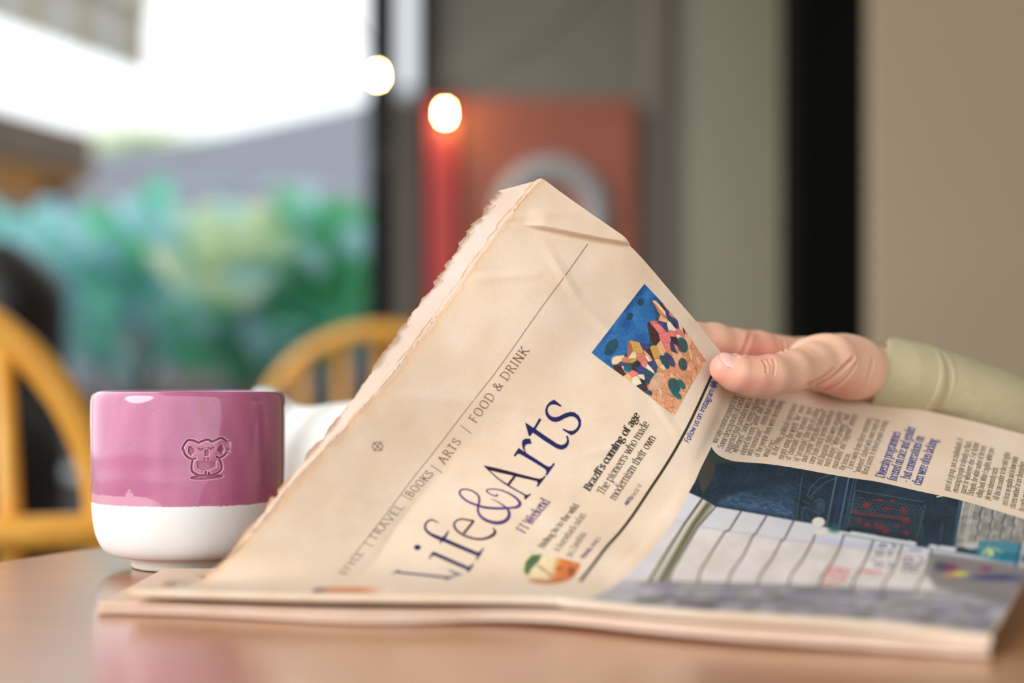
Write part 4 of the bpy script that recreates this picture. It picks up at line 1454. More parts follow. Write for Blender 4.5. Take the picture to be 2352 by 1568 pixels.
    # pale wall of rows
    edge = [(1540, 1110), (1582, 1131), (1609, 1143), (1633, 1157), (1643, 1163), (1699, 1173), (1762, 1184), (1825, 1196), (1866, 1203), (1900, 1212), (1960, 1225), (2020, 1238), (2100, 1253), (2200, 1268), (2300, 1285), (2480, 1310)]
    ex = np.interp(x, [e[0] for e in edge], [e[1] for e in edge])
    low = sm(y - ex, -1.0, 1.5)
    wall = np.array([206., 197, 190]) + (nz2[:, None] - .5) * np.array([18, 16, 24]) + (nz3[:, None] - .5) * 8 + (nz[:, None] - .5) * 6
    C = C * (1 - low[:, None]) + wall * low[:, None]
    step = np.interp(x, [1543, 1602, 1665, 1732, 1797, 1866, 1930, 2000, 2100, 2400], [1190, 1208, 1219, 1227, 1239, 1245, 1254, 1262, 1272, 1300])
    lay(C, low * (1 - sm(y - step, -1, 1)), (196, 198, 206), .65)
    lay(C, low * np.exp(-((y - step) / 1.6) ** 2), (158, 150, 170), .6)
    lay(C, low * (1 - sm(np.abs(y - step + 8 - 0), 0, 9)) * sm(x, 1855, 1890) * (1 - sm(x, 2000, 2040)), (176, 180, 206), .7)
    J = [[(1702, 1174), (1675, 1217), (1665, 1221), (1643, 1255), (1610, 1308), (1600, 1345)], [(1760, 1186), (1736, 1225), (1730, 1229), (1708, 1275), (1679, 1316), (1669, 1345)],
         [(1823, 1196), (1801, 1239), (1795, 1241), (1776, 1279), (1746, 1320), (1737, 1350)], [(1872, 1229), (1866, 1245), (1845, 1283), (1817, 1320), (1807, 1355)],
         [(1938, 1229), (1930, 1255), (1912, 1291), (1890, 1320), (1877, 1357)], [(2007, 1239), (1995, 1271), (1979, 1304), (1965, 1324), (1953, 1360)],
         [(2072, 1251), (2060, 1291), (2052, 1308), (2031, 1336), (2025, 1362)], [(2141, 1259), (2131, 1291), (2125, 1312), (2108, 1344), (2100, 1365)]]
    for p in J:
        line(C, x, y, p, 3.6, (74, 56, 54), .92)
    # rounded pipe
    pipe = [(1611, 1146), (1640, 1161), (1604, 1208), (1543, 1311), (1536, 1335), (1488, 1335), (1492, 1328), (1530, 1268), (1575, 1197)]
    pm = (1 - sm(sd_poly(x, y, pipe), -1, 1)) * low
    cx1 = np.interp(y, [1150, 1203, 1330], [1626, 1588, 1514])
    prof = np.clip((x - cx1) / 17, -1.3, 1.3)
    pc = np.array([150., 146, 130]) + 48 * np.exp(-((prof + .45) / .35) ** 2)[:, None] - 62 * np.exp(-((prof - .35) / .4) ** 2)[:, None] * np.array([1, 1, 1.2])
    C = C * (1 - pm[:, None]) + pc * pm[:, None]
    line(C, x, y, [(1643, 1164), (1604, 1209), (1544, 1311), (1536, 1335)], 3.5, (78, 66, 58), .9)
    line(C, x, y, [(1611, 1147), (1576, 1197), (1530, 1268), (1490, 1335)], 4.2, (62, 54, 54), .9)
    # ball finial and teal turnings
    lay(C, 1 - sm(np.hypot((x - 1880) / 15, (y - 1199) / 11), .92, 1.05), (214, 208, 196), 1)
    lay(C, np.exp(-(((x - 1884) / 16) ** 2 + ((y - 1221) / 6) ** 2) ** 2), (218, 208, 194), .9)
    tq = np.exp(-(((x - 1917) / 15) ** 2 + ((y - 1213) / 11) ** 2) ** 2)
    lay(C, tq * (.5 + .5 * np.sin(x * 1.1)), (60, 120, 116), .95); lay(C, tq * (.5 - .5 * np.sin(x * 1.1)), (22, 48, 52), .9)
    for a, b in (((1957, 1225), (2012, 1234)), ((2019, 1236), (2080, 1246)), ((2087, 1246), (2100, 1249)), ((2138, 1255), (2150, 1257)), ((2160, 1258), (2192, 1262))):
        line(C, x, y, [a, b], 9, (208, 204, 206), .95)
    line(C, x, y, [(1940, 1228), (2080, 1251), (2250, 1277)], 2.2, (92, 126, 132), .9)
    # scribbles
    ink = (74, 64, 92)
    def circ(cx_, cy_, rx_, ry_, w_=2.6, a0=0, a1=6.3, col=ink):
        line(C, x, y, [(cx_ + rx_ * math.cos(q_), cy_ + ry_ * math.sin(q_)) for q_ in np.linspace(a0, a1, 14)], w_, col, .85)
    circ(2018, 1296, 9, 5); circ(2040, 1297, 10, 5, a0=-1.5, a1=1.8); circ(2020, 1271, 8, 5); circ(2040, 1270, 8, 5, a0=-1.6, a1=2)
    circ(2028, 1253, 8, 4); circ(2048, 1254, 9, 4, a0=-1.5, a1=1.6); lay(C, np.exp(-(((x - 2006) / 3) ** 2 + ((y - 1284) / 2.5) ** 2)), ink, .9)
    circ(2086, 1285, 12, 5); circ(2110, 1287, 12, 6, a0=-1.6, a1=1.8); circ(2082, 1306, 10, 5); circ(2102, 1308, 9, 5)
    line(C, x, y, [(2072, 1296), (2118, 1298)], 2.4, ink, .8); line(C, x, y, [(2090, 1262), (2116, 1264)], 3, ink, .7)
    red = (205, 106, 108)
    for p in ([(1893, 1330), (1905, 1308), (1915, 1326), (1928, 1306), (1936, 1328), (1950, 1312)], [(1890, 1342), (1940, 1330)], [(1968, 1310), (2010, 1314)], [(1985, 1311), (2030, 1317)], [(1900, 1304), (1950, 1310)]):
        line(C, x, y, p, 4.5, red, .6, 3)
    # dark right part, turquoise carving, graffiti colours
    pol = [(2138, 1268), (2480, 1318), (2480, 1420), (2150, 1350), (2128, 1320)]
    dk = 1 - sm(sd_poly(x, y, pol), -8, 8)
    lay(C, dk, (104, 98, 98), .8)
    tq = 1 - sm(sd_poly(x, y, [(2250, 1243), (2310, 1243), (2345, 1250), (2340, 1296), (2290, 1288), (2240, 1276)]), -2, 3)
    lay(C, tq * (.55 + .45 * nz3), (36, 122, 148), .95)
    lay(C, tq * np.exp(-(((x - 2275) / 24) ** 2 + ((y - 1268) / 11) ** 2) ** 2) * sm(nz, .3, .6), (206, 214, 140), .95)
    lay(C, np.exp(-(((x - 2232) / 16) ** 2 + ((y - 1254) / 9) ** 2) ** 2), (190, 184, 186), .8)
    line(C, x, y, [(2345, 1250), (2335, 1300)], 6, (30, 74, 96), .8); line(C, x, y, [(2352, 1250), (2343, 1300)], 6, (186, 190, 190), .8)
    for cx_, cy_, rx_, ry_, c in ((2175, 1303, 26, 10, (120, 42, 84)), (2265, 1306, 16, 6, (120, 46, 84)), (2160, 1300, 16, 12, (60, 78, 86)), (2290, 1326, 62, 8, (52, 54, 98)), (2205, 1318, 22, 5, (222, 206, 70)), (2180, 1321, 14, 4, (214, 132, 66)), (2400, 1335, 60, 12, (70, 66, 80))):
        lay(C, np.exp(-(((x - cx_) / rx_) ** 2 + ((y - cy_) / ry_) ** 2) ** 2), c, .85)
    # mottled painted base
    by = np.interp(x, [1400, 1600, 1800, 2000, 2200, 2400], [1336, 1338, 1345, 1352, 1362, 1385])
    lo2 = sm(y - by, -3, 6)
    mott = np.array([138., 132, 138]) + (vnoise(x / 45, y / 9, 15)[:, None] - .5) * np.array([70, 66, 60]) + (vnoise(x / 22, y / 8, 17)[:, None] - .5) * np.array([50, 30, 60])
    C = C * (1 - lo2[:, None] * .9) + mott * lo2[:, None] * .9
    lay(C, np.exp(-((y - by) / 3.0) ** 2), (84, 80, 80), .6)
    line(C, x, y, [(1560, 1388), (1640, 1396)], 9, (80, 76, 80), .6, 8)
    # left lavender wall
    lay(C, (1 - sm(x + y * .62, 2285, 2320)) * low, (196, 192, 198), .6)
    # scratch on the print
    line(C, x, y, [(2152, 1141), (2172, 1137)], 2.4, (226, 206, 186), .95)
    return np.clip(C, 0, 255)


patch('printed_photograph',
      bottom=[(1345, 1376), (1450, 1389), (1590, 1400), (1770, 1411), (1960, 1423), (2120, 1437), (2272, 1456)],
      top=[(1634, 1026), (1645, 1041), (1661, 1051), (1682, 1058), (1705, 1061), (1760, 1065), (1835, 1076), (1900, 1088), (1960, 1098), (2030, 1109), (2140, 1134), (2200, 1147), (2260, 1164), (2352, 1192), (2428, 1214)],
      left=[(1345, 1376), (1402, 1352), (1440, 1322), (1480, 1283), (1520, 1235), (1550, 1192), (1581, 1133), (1597, 1104), (1612, 1070), (1634, 1026)],
      right=[(2272, 1456), (2319, 1385), (2350, 1336), (2374, 1291), (2405, 1240), (2428, 1214)],
      nu=860, nv=420, painter=paint_photo)


def paint_gen(x, y, u, v):
    """plain stand-in: sky band over jumbled colour shapes"""
    # u: along text direction (0 bottom-left .. 1), v: down->up of the picture
    C = np.tile(np.array([216., 150, 110]), (len(x), 1))
    nz = vnoise(u * 60, v * 60, 2); n2 = vnoise(u * 9, v * 9, 5)
    pal = [(206, 120, 96), (222, 168, 120), (60, 66, 120), (44, 46, 50), (226, 196, 150), (196, 150, 80), (70, 40, 40), (220, 120, 112), (40, 76, 84), (228, 214, 184)]
    pts = rng.random((150, 2)) * np.array([1.1, .75]) - np.array([.05, .02])
    d = np.hypot((u[:, None] - pts[:, 0]) * 1.0, (v[:, None] - pts[:, 1]) * 1.0)
    o_ = np.argsort(d, 1)[:, :2]
    k = o_[:, 0]
    d0 = np.take_along_axis(d, o_[:, :1], 1)[:, 0]; d1 = np.take_along_axis(d, o_[:, 1:2], 1)[:, 0]
    cc = np.array([pal[i % len(pal)] if pts[i][1] > .32 else [(222, 156, 118), (214, 140, 104), (228, 172, 132), (206, 150, 110)][i % 4] for i in range(150)], float)
    C = cc[k]
    lay(C, 1 - sm(d1 - d0, 0, .009), (84, 60, 54), .4)
    for cx_, cy_, rx_, ry_, c in ((.82, .32, .085, .075, (46, 74, 74)), (.66, .2, .07, .06, (44, 72, 72)), (.35, .16, .10, .08, (34, 74, 78)), (.28, .10, .05, .08, (30, 88, 92)), (.45, .10, .05, .06, (40, 90, 90)), (.10, .62, .05, .04, (30, 84, 92)), (.55, .34, .05, .08, (52, 56, 100)), (.9, .5, .03, .03, (50, 50, 70)), (.2, .34, .14, .05, (206, 160, 130))):
        lay(C, 1 - sm(np.hypot((u - cx_) / rx_, (v - cy_) / ry_), .85, 1.1), c, .9)
    hor = .70 + .06 * np.sin(u * 9) + .05 * np.sin(u * 23)
    sky = sm(v, hor - .01, hor + .01)
    skc = np.array([38., 92, 150]) + (n2[:, None] - .5) * np.array([30, 44, 40])
    C = C * (1 - sky[:, None]) + skc * sky[:, None]
    for cx_, cy_, rx_, ry_ in ((.16, .86, .10, .06), (.52, .9, .05, .035), (.74, .9, .05, .04)):
        lay(C, 1 - sm(np.hypot((u - cx_) / rx_, (v - cy_) / ry_), .8, 1.1), (24, 66, 78), .9)
    C += (nz[:, None] - .5) * 16
    return np.clip(C, 0, 255)


patch('printed_painting', bottom=[(1548, 955), (1583, 893), (1622, 828)], top=[(1358, 810), (1480, 652)], left=[(1548, 955), (1452, 880), (1358, 810)], right=[(1622, 828), (1552, 732), (1480, 652)],
      nu=220, nv=240, painter=paint_gen)


def paint_tree(x, y, u, v):
    C = np.tile(np.array([226., 204, 162]), (len(x), 1))
    n1 = vnoise(x / 6, y / 5, 3)
    lay(C, sm(x + (y - 1300) * .3, 1262, 1292), (200, 108, 52), .95)
    lay(C, sm(y, 1325, 1336), (176, 96, 56), .8)
    lay(C, np.exp(-(((x - 1312) / 9) ** 2 + ((y - 1312) / 12) ** 2) ** 2), (120, 62, 42), .7)
    lay(C, np.exp(-(((x - 1285) / 9) ** 2 + ((y - 1305) / 6) ** 2) ** 2), (150, 80, 40), .6)
    line(C, x, y, [(1236, 1300), (1268, 1322)], 4, (146, 104, 82), .8, 2)
    lay(C, 1 - sm(sd_poly(x, y, [(1203, 1314), (1207, 1290), (1222, 1274), (1245, 1272), (1238, 1288), (1222, 1305), (1212, 1322)]), -3, 3), (66, 98, 62), .95)
    lay(C, np.exp(-(((x - 1222) / 12) ** 2 + ((y - 1265) / 4) ** 2) ** 2), (180, 196, 208), .7)
    return np.clip(C + (n1[:, None] - .5) * 18, 0, 255)


patch('printed_tree_picture', bottom=[(1198, 1320), (1222, 1337), (1262, 1341), (1298, 1335), (1314, 1327)], top=[(1214, 1262), (1270, 1277), (1334, 1294)],
      left=[(1198, 1320), (1202, 1290), (1214, 1262)], right=[(1314, 1327), (1326, 1312), (1334, 1294)], nu=110, nv=70, painter=paint_tree)


def paint_smear(x, y, u, v):
    C = np.tile(np.array([205., 120, 80]), (len(x), 1))
    lay(C, 1 - sm(u, .05, .3), (70, 58, 66)); lay(C, sm(u, .5, .95), (236, 208, 186))
    return C


patch('printed_strip', bottom=[(716, 1360), (800, 1361), (905, 1361)], top=[(722, 1351), (800, 1349), (905, 1350)], left=[(716, 1360), (722, 1351)], right=[(905, 1361), (905, 1350)], nu=60, nv=8, painter=paint_smear)

# ================================================================== MUG
MX, MY = xat(434.5, .64), .64
prof = [(0, .0022), (.019, .0022), (.0215, .0004), (.0240, .0), (.0251, .0006), (.0253, .003), (.0262, .0046), (.0300, .0054), (.0345, .0064), (.0376, .0090), (.0398, .0130), (.0412, .0180),
        (.0420, .0240), (.0424, .0300), (.0427, .0400), (.04285, .0500), (.0429, .0600), (.0429, .0690), (.04280, .0730), (.04240, .0755), (.04165, .0772), (.0402, .0782),
        (.0388, .0778), (.0379, .0755), (.0377, .0700), (.0376, .0500), (.0372, .0300), (.0350, .0160), (.0300, .0100), (.0200, .0078), (0, .0072)]
pr = np.array(prof)
dl = np.r_[0, np.cumsum(np.hypot(*np.diff(pr, axis=0).T))]
cr_ = crom(np.c_[dl, pr], 70)
arc_i = cr_[:, 0]
iz0, iz1 = dl[13], dl[17]          # outer wall zone with the emblem
samp = np.concatenate([np.arange(0, dl[12], .0006), np.arange(dl[12], iz0, .00035), np.arange(iz0, iz1, .00016), np.arange(iz1, dl[22], .0005), np.arange(dl[22], dl[-1], .002), [dl[-1]]])
Rm = np.interp(samp, arc_i, cr_[:, 1]); Zm = np.interp(samp, arc_i, cr_[:, 2])
Rm[0] = Rm[-1] = 1e-5
thc = -math.pi / 2
em0, em1 = -math.pi / 2 - .10, -math.pi / 2 + .60
th = np.concatenate([np.arange(em0, em1, .0038), np.linspace(em1, em0 + 2 * math.pi, 190, endpoint=False)])
Tg, Rg = np.meshgrid(th, Rm)
_, Zg = np.meshgrid(th, Zm)
x = MX + Rg * np.cos(Tg); y = MY + Rg * np.sin(Tg); z = TT + .0002 + Zg
px_, py_ = proj(np.stack([x, y, z], -1))
front_m = (np.sin(Tg) < -.2) & (Zg > .02) & (Rg > .041)
ez = lambda p: (400 + p[0] * .0893, 980 + p[1] * .0893)
grv = [[(215, 590), (240, 500), (330, 365), (400, 345), (480, 350), (560, 378), (640, 410), (700, 380), (780, 350), (870, 330), (930, 352), (990, 380), (1060, 352), (1150, 305), (1230, 292), (1290, 315), (1350, 375), (1390, 450), (1390, 530), (1350, 660), (1280, 740), (1200, 790), (1150, 795), (1105, 770)],
       [(240, 580), (270, 680), (330, 760), (400, 810), (480, 835), (550, 815)],
       [(490, 850), (458, 950), (447, 1050), (462, 1130), (520, 1190), (620, 1237), (740, 1252), (815, 1225), (825, 1150)],
       [(1170, 820), (1215, 930), (1232, 1030), (1210, 1110), (1130, 1180), (1020, 1228), (930, 1235), (895, 1180)]]
thinl = [[(635, 558), (680, 590), (735, 580), (770, 555)], [(885, 545), (940, 568), (985, 555), (1020, 530)], [(785, 800), (790, 870)], [(880, 800), (885, 860)], [(585, 908), (1085, 885)]]
fills = [([(380, 490), (440, 510), (510, 570), (545, 650), (480, 700), (430, 750), (360, 650)], .00075), ([(1240, 440), (1290, 590), (1260, 680), (1210, 720), (1190, 660), (1110, 620), (1130, 540), (1180, 480)], .00075),
         ([(790, 592), (875, 585), (905, 680), (890, 742), (785, 748)], .0007), ([(585, 910), (1085, 885), (1090, 1030), (900, 1110), (800, 1130), (600, 1065)], .0005),
         ([(845 + 430 * math.cos(a), 1290 + 62 * math.sin(a) - 25 * math.cos(a)) for a in np.linspace(0, 2 * math.pi, 24, endpoint=False)], .0009)]
sel = front_m & (px_ > 405) & (px_ < 540) & (py_ > 995) & (py_ < 1120)
xs_, ys_ = px_[sel], py_[sel]
dep = np.zeros(xs_.shape)
halo = np.full(xs_.shape, 99.)
for g_ in grv:
    d = seg_dist(xs_, ys_, crom([ez(p) for p in g_], 4).tolist())
    dep = np.maximum(dep, .0011 * (1 - sm(d, .8, 3.0))); halo = np.minimum(halo, np.abs(d - 3.4))
for g_ in thinl:
    d = seg_dist(xs_, ys_, [ez(p) for p in g_])
    dep = np.maximum(dep, .0005 * (1 - sm(d, .5, 2.0)))
for g_, dd in fills:
    d = sd_poly(xs_, ys_, [ez(p) for p in g_])
    dep = np.maximum(dep, dd * (1 - sm(d, -1.6, .8))); halo = np.minimum(halo, np.abs(d - 1.6) + .6)
Dm = np.zeros(px_.shape); Dm[sel] = dep
Hm = np.full(px_.shape, 99.); Hm[sel] = halo
Rg2 = Rg - Dm
# slight hand-thrown wobble
Rg2 = Rg2 + .00003 * np.sin(Zg * 420 + np.sin(Tg) * 2) * (Rg > .035) * (Zg > .02) * (Zg < .07)
x = MX + Rg2 * np.cos(Tg); y = MY + Rg2 * np.sin(Tg)
V = np.stack([x, y, z], -1).reshape(-1, 3)
# glaze colour
n1 = vnoise(np.cos(Tg) * 9 + 20, np.sin(Tg) * 9 + Zg * 60, 2); n2 = vnoise(Tg * 40, Zg * 1500, 4)
C = np.empty(px_.shape + (3,)); C[:] = (182, 104, 140)
C += (n1[..., None] - .5) * np.array([16, 18, 10]) + (n2[..., None] - .5) * 5
bnd = .0298 + .0006 * (vnoise(Tg * 6, Tg * 0, 7) - .5) + .0003 * (vnoise(Tg * 30, Tg * 0, 8) - .5)
inner = (np.arange(len(samp))[:, None] > np.searchsorted(samp, dl[21])) & np.ones_like(Zg, bool)
bare = (1 - sm(Zg, bnd - .0002, bnd + .0002)) * (~inner)
thin_w = 1 - sm(px_, 330, 385)
drip = np.exp(-((px_ - 297) / 7) ** 2) * .0032
tb_ = bnd + (.0034 + .0004 * (vnoise(Tg * 12, Tg * 0, 9) - .5)) * thin_w + drip * thin_w + .0004
thin = (1 - sm(Zg, tb_ - .0003, tb_ + .0006)) * (1 - bare) * (~inner) * np.clip(thin_w + .15, 0, 1)
C = C * (1 - .55 * thin[..., None]) + np.array([232, 190, 200]) * .55 * thin[..., None]
C = C * (1 - bare[..., None]) + np.array([232, 233, 231]) * bare[..., None]
ftm = sm(.0048 - Zg, -.0002, .0004) * (~inner)
C = C * (1 - ftm[..., None] * .35) + np.array([200, 186, 162]) * ftm[..., None] * .35
# glaze breaks pale on the stamp's rim and pools dark inside it
hl_ = np.exp(-(Hm / 1.3) ** 2)[..., None]
C = C * (1 - .7 * hl_) + np.array([240, 200, 212]) * .7 * hl_
pool = sm(Dm, .0003, .0008)[..., None]
C = C * (1 - .6 * pool) + np.array([128, 56, 84]) * .6 * pool
# coffee marks near the rim and dark specks
for cx_, cy_, rx_, ry_, a_ in ((464, 941, 8, 6, .55), (478, 925, 10, 4, .25), (568, 936, 5, 12, .35), (500, 912, 16, 3, .3), (563, 916, 9, 4, .4)):
    g_ = (np.exp(-(((px_ - cx_) / rx_) ** 2 + ((py_ - cy_) / ry_) ** 2) ** 2) * front_m)[..., None] * a_
    C = C * (1 - g_) + np.array([190, 96, 72]) * g_
for k in range(46):
    cx_, cy_ = random.uniform(230, 640), random.uniform(915, 1160)
    g_ = (np.exp(-((px_ - cx_) ** 2 + (py_ - cy_) ** 2) / random.uniform(.8, 2.2)) * front_m)[..., None] * .6
    C = C * (1 - g_) + np.array([120, 60, 90]) * g_
mug = thing('mug', 'handleless pink-glazed mug with white base and stamped koala', 'mug', (MX, MY, TT))
nz_, nth = px_.shape
me = mesh_np('body', V, grid_faces(nz_, nth, True))
set_col(me, linA(np.clip(C, 0, 255).reshape(-1, 3)))
# bare clay is matt
a_ = me.attributes.new('bare', 'FLOAT', 'POINT'); a_.data.foreach_set('value', bare.ravel())
nt_ = M_mug.node_tree
at = nt_.nodes.new('ShaderNodeAttribute'); at.attribute_name = 'bare'
mr = nt_.nodes.new('ShaderNodeMapRange'); mr.inputs['To Min'].default_value = .12; mr.inputs['To Max'].default_value = .55
nt_.links.new(at.outputs['Fac'], mr.inputs['Value']); nt_.links.new(mr.outputs['Result'], nt_.nodes['Principled BSDF'].inputs['Roughness'])
mr2 = nt_.nodes.new('ShaderNodeMapRange'); mr2.inputs['To Min'].default_value = .8; mr2.inputs['To Max'].default_value = 0
nt_.links.new(at.outputs['Fac'], mr2.inputs['Value']); nt_.links.new(mr2.outputs['Result'], nt_.nodes['Principled BSDF'].inputs['Coat Weight'])
link('body', me, M_mug, mug)

# ================================================================== white napkin behind the mug
top_px = [(560, 930), (585, 899), (603, 889), (625, 893), (650, 911), (680, 928), (715, 934), (760, 928), (800, 924), (840, 922), (880, 940), (905, 990)]
cu = crom(top_px, 8)
nu_, nv_ = len(cu), 34
V = np.zeros((nu_, nv_, 3))
for i, (px, py) in enumerate(cu):
    d = .775
    X_ = xat(px, d); ztop = CZ + (HY - py) / F * d
    H = ztop - TT
    u = i / (nu_ - 1)
    dep_ = .032 * (math.sin(math.pi * min(max(u, .02), .98)) ** .5) + .004
    for j in range(nv_):
        a = math.pi * 1.0 * j / (nv_ - 1)
        c_, s_ = math.cos(a), math.sin(a)
        wob = .003 * math.sin(u * 13 + j * .25) + .002 * math.sin(u * 29 - j * .4)
        V[i, j] = (X_, d - dep_ * math.copysign(abs(c_) ** .7, c_) + wob * s_, TT + .0003 + H * s_ ** .55)
me = mesh_np('paper_napkin', V.reshape(-1, 3), grid_faces(nu_, nv_))
o = link('paper_napkin', me, M_white)
o['label'] = 'crumpled white napkin standing between mug and newspaper'; o['category'] = 'napkin'

# ================================================================== PERSON at right: hand, arm, jacket
person = thing('person', 'person in a khaki jacket holding the newspaper, only hand and sleeve seen', 'person', (.75, .85, 0))
PP = lambda px, py, d: tuple(P(px, py, d))
parts = []
def chain(pts, k=.006):
    parts.append((pts, k))
TH = [(1664, 846, .6015, .0064), (1692, 856, .603, .0076), (1728, 864, .607, .0082), (1766, 862, .612, .0085), (1815, 852, .625, .0090), (1865, 838, .641, .0098), (1905, 834, .652, .0108), (1960, 846, .668, .0122)]
chain([(PP(*q[:3]), q[3]) for q in TH])
chain([(PP(1905, 832, .655), .0105), (PP(1965, 846, .672), .0122), (PP(2032, 862, .684), .0126), (PP(2140, 897, .70), .0165), (PP(2350, 1000, .73), .019)], .010)
chain([(PP(1965, 852, .70), .012), (PP(2032, 868, .706), .0135), (PP(2140, 902, .715), .0165)], .012)
chain([(PP(1965, 842, .695), .0115), (PP(1900, 829, .70), .0110), (PP(1845, 826, .697), .0102), (PP(1740, 803, .674), .0086), (PP(1690, 796, .662), .0080), (PP(1640, 783, .654), .0080), (PP(1590, 776, .649), .0072), (PP(1540, 772, .645), .0062)], .006)
chain([(PP(1975, 855, .715), .012), (PP(1850, 848, .717), .0105), (PP(1735, 835, .702), .0088), (PP(1650, 815, .68), .0078), (PP(1590, 805, .664), .0066)], .005)
chain([(PP(1980, 866, .722), .012), (PP(1865, 868, .737), .0100), (PP(1755, 865, .727), .0084), (PP(1675, 850, .706), .0074), (PP(1612, 838, .69), .0062)], .005)
chain([(PP(1985, 876, .725), .011), (PP(1885, 888, .752), .0090), (PP(1785, 890, .745), .0074), (PP(1715, 880, .727), .0066), (PP(1655, 868, .713), .0055)], .005)


def hand_fn(X, Y, Z):
    D = None
    for pts, k in parts:
        d1 = None
        for (a, ra), (b, rb) in zip(pts, pts[1:]):
            q = rcone(X, Y, Z, a, b, ra, rb)
            d1 = q if d1 is None else smin(d1, q, .003)
        D = d1 if D is None else smin(D, d1, k)
    # thenar web between thumb and index
    D = smin(D, rcone(X, Y, Z, PP(1850, 826, .660), PP(1910, 834, .672), .0085, .0120), .010)
    D = smin(D, rcone(X, Y, Z, PP(1835, 845, .70), PP(1850, 870, .735), .010, .009), .008)
    return D


V, Fc = surface_nets(hand_fn, P(1500, 960, .58)[:] and (.055, .585, CZ - .045), (.262, .785, CZ + .05), .0009)
# relax the net a little and press in the skin creases
def relax(V, Fc, it=2):
    for _ in range(it):
        A = np.zeros_like(V); n = np.zeros(len(V))
        for i in range(4):
            for j in (1, 3):
                np.add.at(A, Fc[:, i], V[Fc[:, (i + j) % 4]]); np.add.at(n, Fc[:, i], 1)
        V = V * .4 + .6 * A / np.maximum(n, 1)[:, None]
    return V


V = relax(V, Fc, 3)
me_t = mesh_np('tmp', V, Fc)
N_ = np.zeros(len(V) * 3); me_t.vertices.foreach_get('normal', N_); N_ = N_.reshape(-1, 3)
cen = V - N_ * .01
hx, hy = proj(V)
fr = (V[:, 1] < .70) & (N_[:, 1] < .35)
creases = [([(1797, 782), (1800, 795), (1799, 806)], .0010, 2.2), ([(1752, 828), (1759, 838), (1760, 856)], .0006, 2.0), ([(1763, 826), (1768, 836)], .0004, 1.8), ([(1775, 824), (1779, 838), (1777, 860)], .0005, 2.0),
           ([(1875, 888), (1905, 872), (1935, 845), (1958, 822)], .0013, 3.2), ([(1895, 896), (1930, 880), (1958, 850), (1968, 830)], .0008, 2.6), ([(1985, 890), (2000, 850), (2004, 825)], .0004, 3), ([(1860, 883), (1888, 872), (1915, 850)], .0008, 5),
           ([(1690, 818), (1700, 812)], .0004, 3), ([(1705, 812), (1715, 790), (1722, 768)], .0008, 4)]
dd = np.zeros(len(V))
for pts, a_, w_ in creases:
    q = seg_dist(hx, hy, crom(pts, 5).tolist() if len(pts) > 2 else pts)
    dd += a_ * np.exp(-(q / w_) ** 2) - a_ * .35 * np.exp(-((q - 2.2 * w_) / w_) ** 2)
V = V - N_ * (dd * fr)[:, None]
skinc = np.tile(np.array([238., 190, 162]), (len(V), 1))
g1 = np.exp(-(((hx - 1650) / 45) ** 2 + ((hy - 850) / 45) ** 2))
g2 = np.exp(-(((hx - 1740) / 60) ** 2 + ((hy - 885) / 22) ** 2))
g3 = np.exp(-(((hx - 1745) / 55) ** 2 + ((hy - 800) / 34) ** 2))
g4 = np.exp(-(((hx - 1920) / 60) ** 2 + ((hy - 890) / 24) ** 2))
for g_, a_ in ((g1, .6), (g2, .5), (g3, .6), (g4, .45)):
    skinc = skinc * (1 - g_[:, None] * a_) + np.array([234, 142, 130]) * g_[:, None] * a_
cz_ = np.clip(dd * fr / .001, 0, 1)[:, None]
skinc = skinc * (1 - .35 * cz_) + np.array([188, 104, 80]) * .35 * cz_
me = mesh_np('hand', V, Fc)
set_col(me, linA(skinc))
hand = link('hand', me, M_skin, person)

# thumbnail: curved plate riding on the thumb end
A_, B_ = P(1664, 846, .6015), P(1700, 858, .6035)
axis = (B_ - A_).normalized()
upv = Vector((-.10, -.62, .80)); upv = (upv - axis * upv.dot(axis)).normalized()
side = axis.cross(upv).normalized()
nv, nu = 17, 15
V = []
for i in range(nu):
    u = i / (nu - 1)
    of = -.0050 + .0125 * u
    c = A_ + axis * of
    rr = .0066 + .11 * max(of, 0) if of > 0 else math.sqrt(max(.0066 ** 2 - (of * .86) ** 2, 0))
    half = math.radians(50) * (min(1, (u + .04) * 4) ** .5) * (min(1, (1.06 - u) * 3.5) ** .5)
    for j in range(nv):
        ph = half * (2 * j / (nv - 1) - 1)
        V.append(c + upv * (rr + .0004) * math.cos(ph) + side * (rr + .0002) * math.sin(ph))
me = mesh_np('thumbnail', [tuple(v) for v in V], grid_faces(nu, nv))
link('thumbnail', me, M_nail, hand)

# jacket sleeve
sl = [(2018, 866, .692, .0195, .0285), (2034, 869, .693, .0200, .0290), (2075, 878, .696, .0203, .0295), (2092, 883, .697, .0205, .0298), (2104, 886, .698, .0200, .0295), (2150, 905, .702, .0212, .031),
      (2230, 946, .71, .0240, .034), (2300, 985, .72, .0262, .037), (2352, 1018, .73, .0275, .039), (2420, 1050, .745, .031, .042), (2550, 1060, .78, .038, .046), (2720, 1070, .83, .044, .050), (2950, 1040, .88, .048, .052), (3500, 950, .93, .052, .056), (4100, 740, .97, .055, .06), (4680, 520, 1.0, .06, .064)]
sl = np.array(sl, float)
q = crom(sl, 14)
nth_ = 120
cp = PA(q[:, :3]); tg = np.gradient(cp, axis=0); tg /= np.linalg.norm(tg, axis=1)[:, None]
rows = []
xi = q[:, 0]
tg[:14] = np.array([.93, -.20, -.27]) / np.linalg.norm([.93, -.20, -.27])
a = np.linspace(0, 2 * math.pi, nth_, endpoint=False)
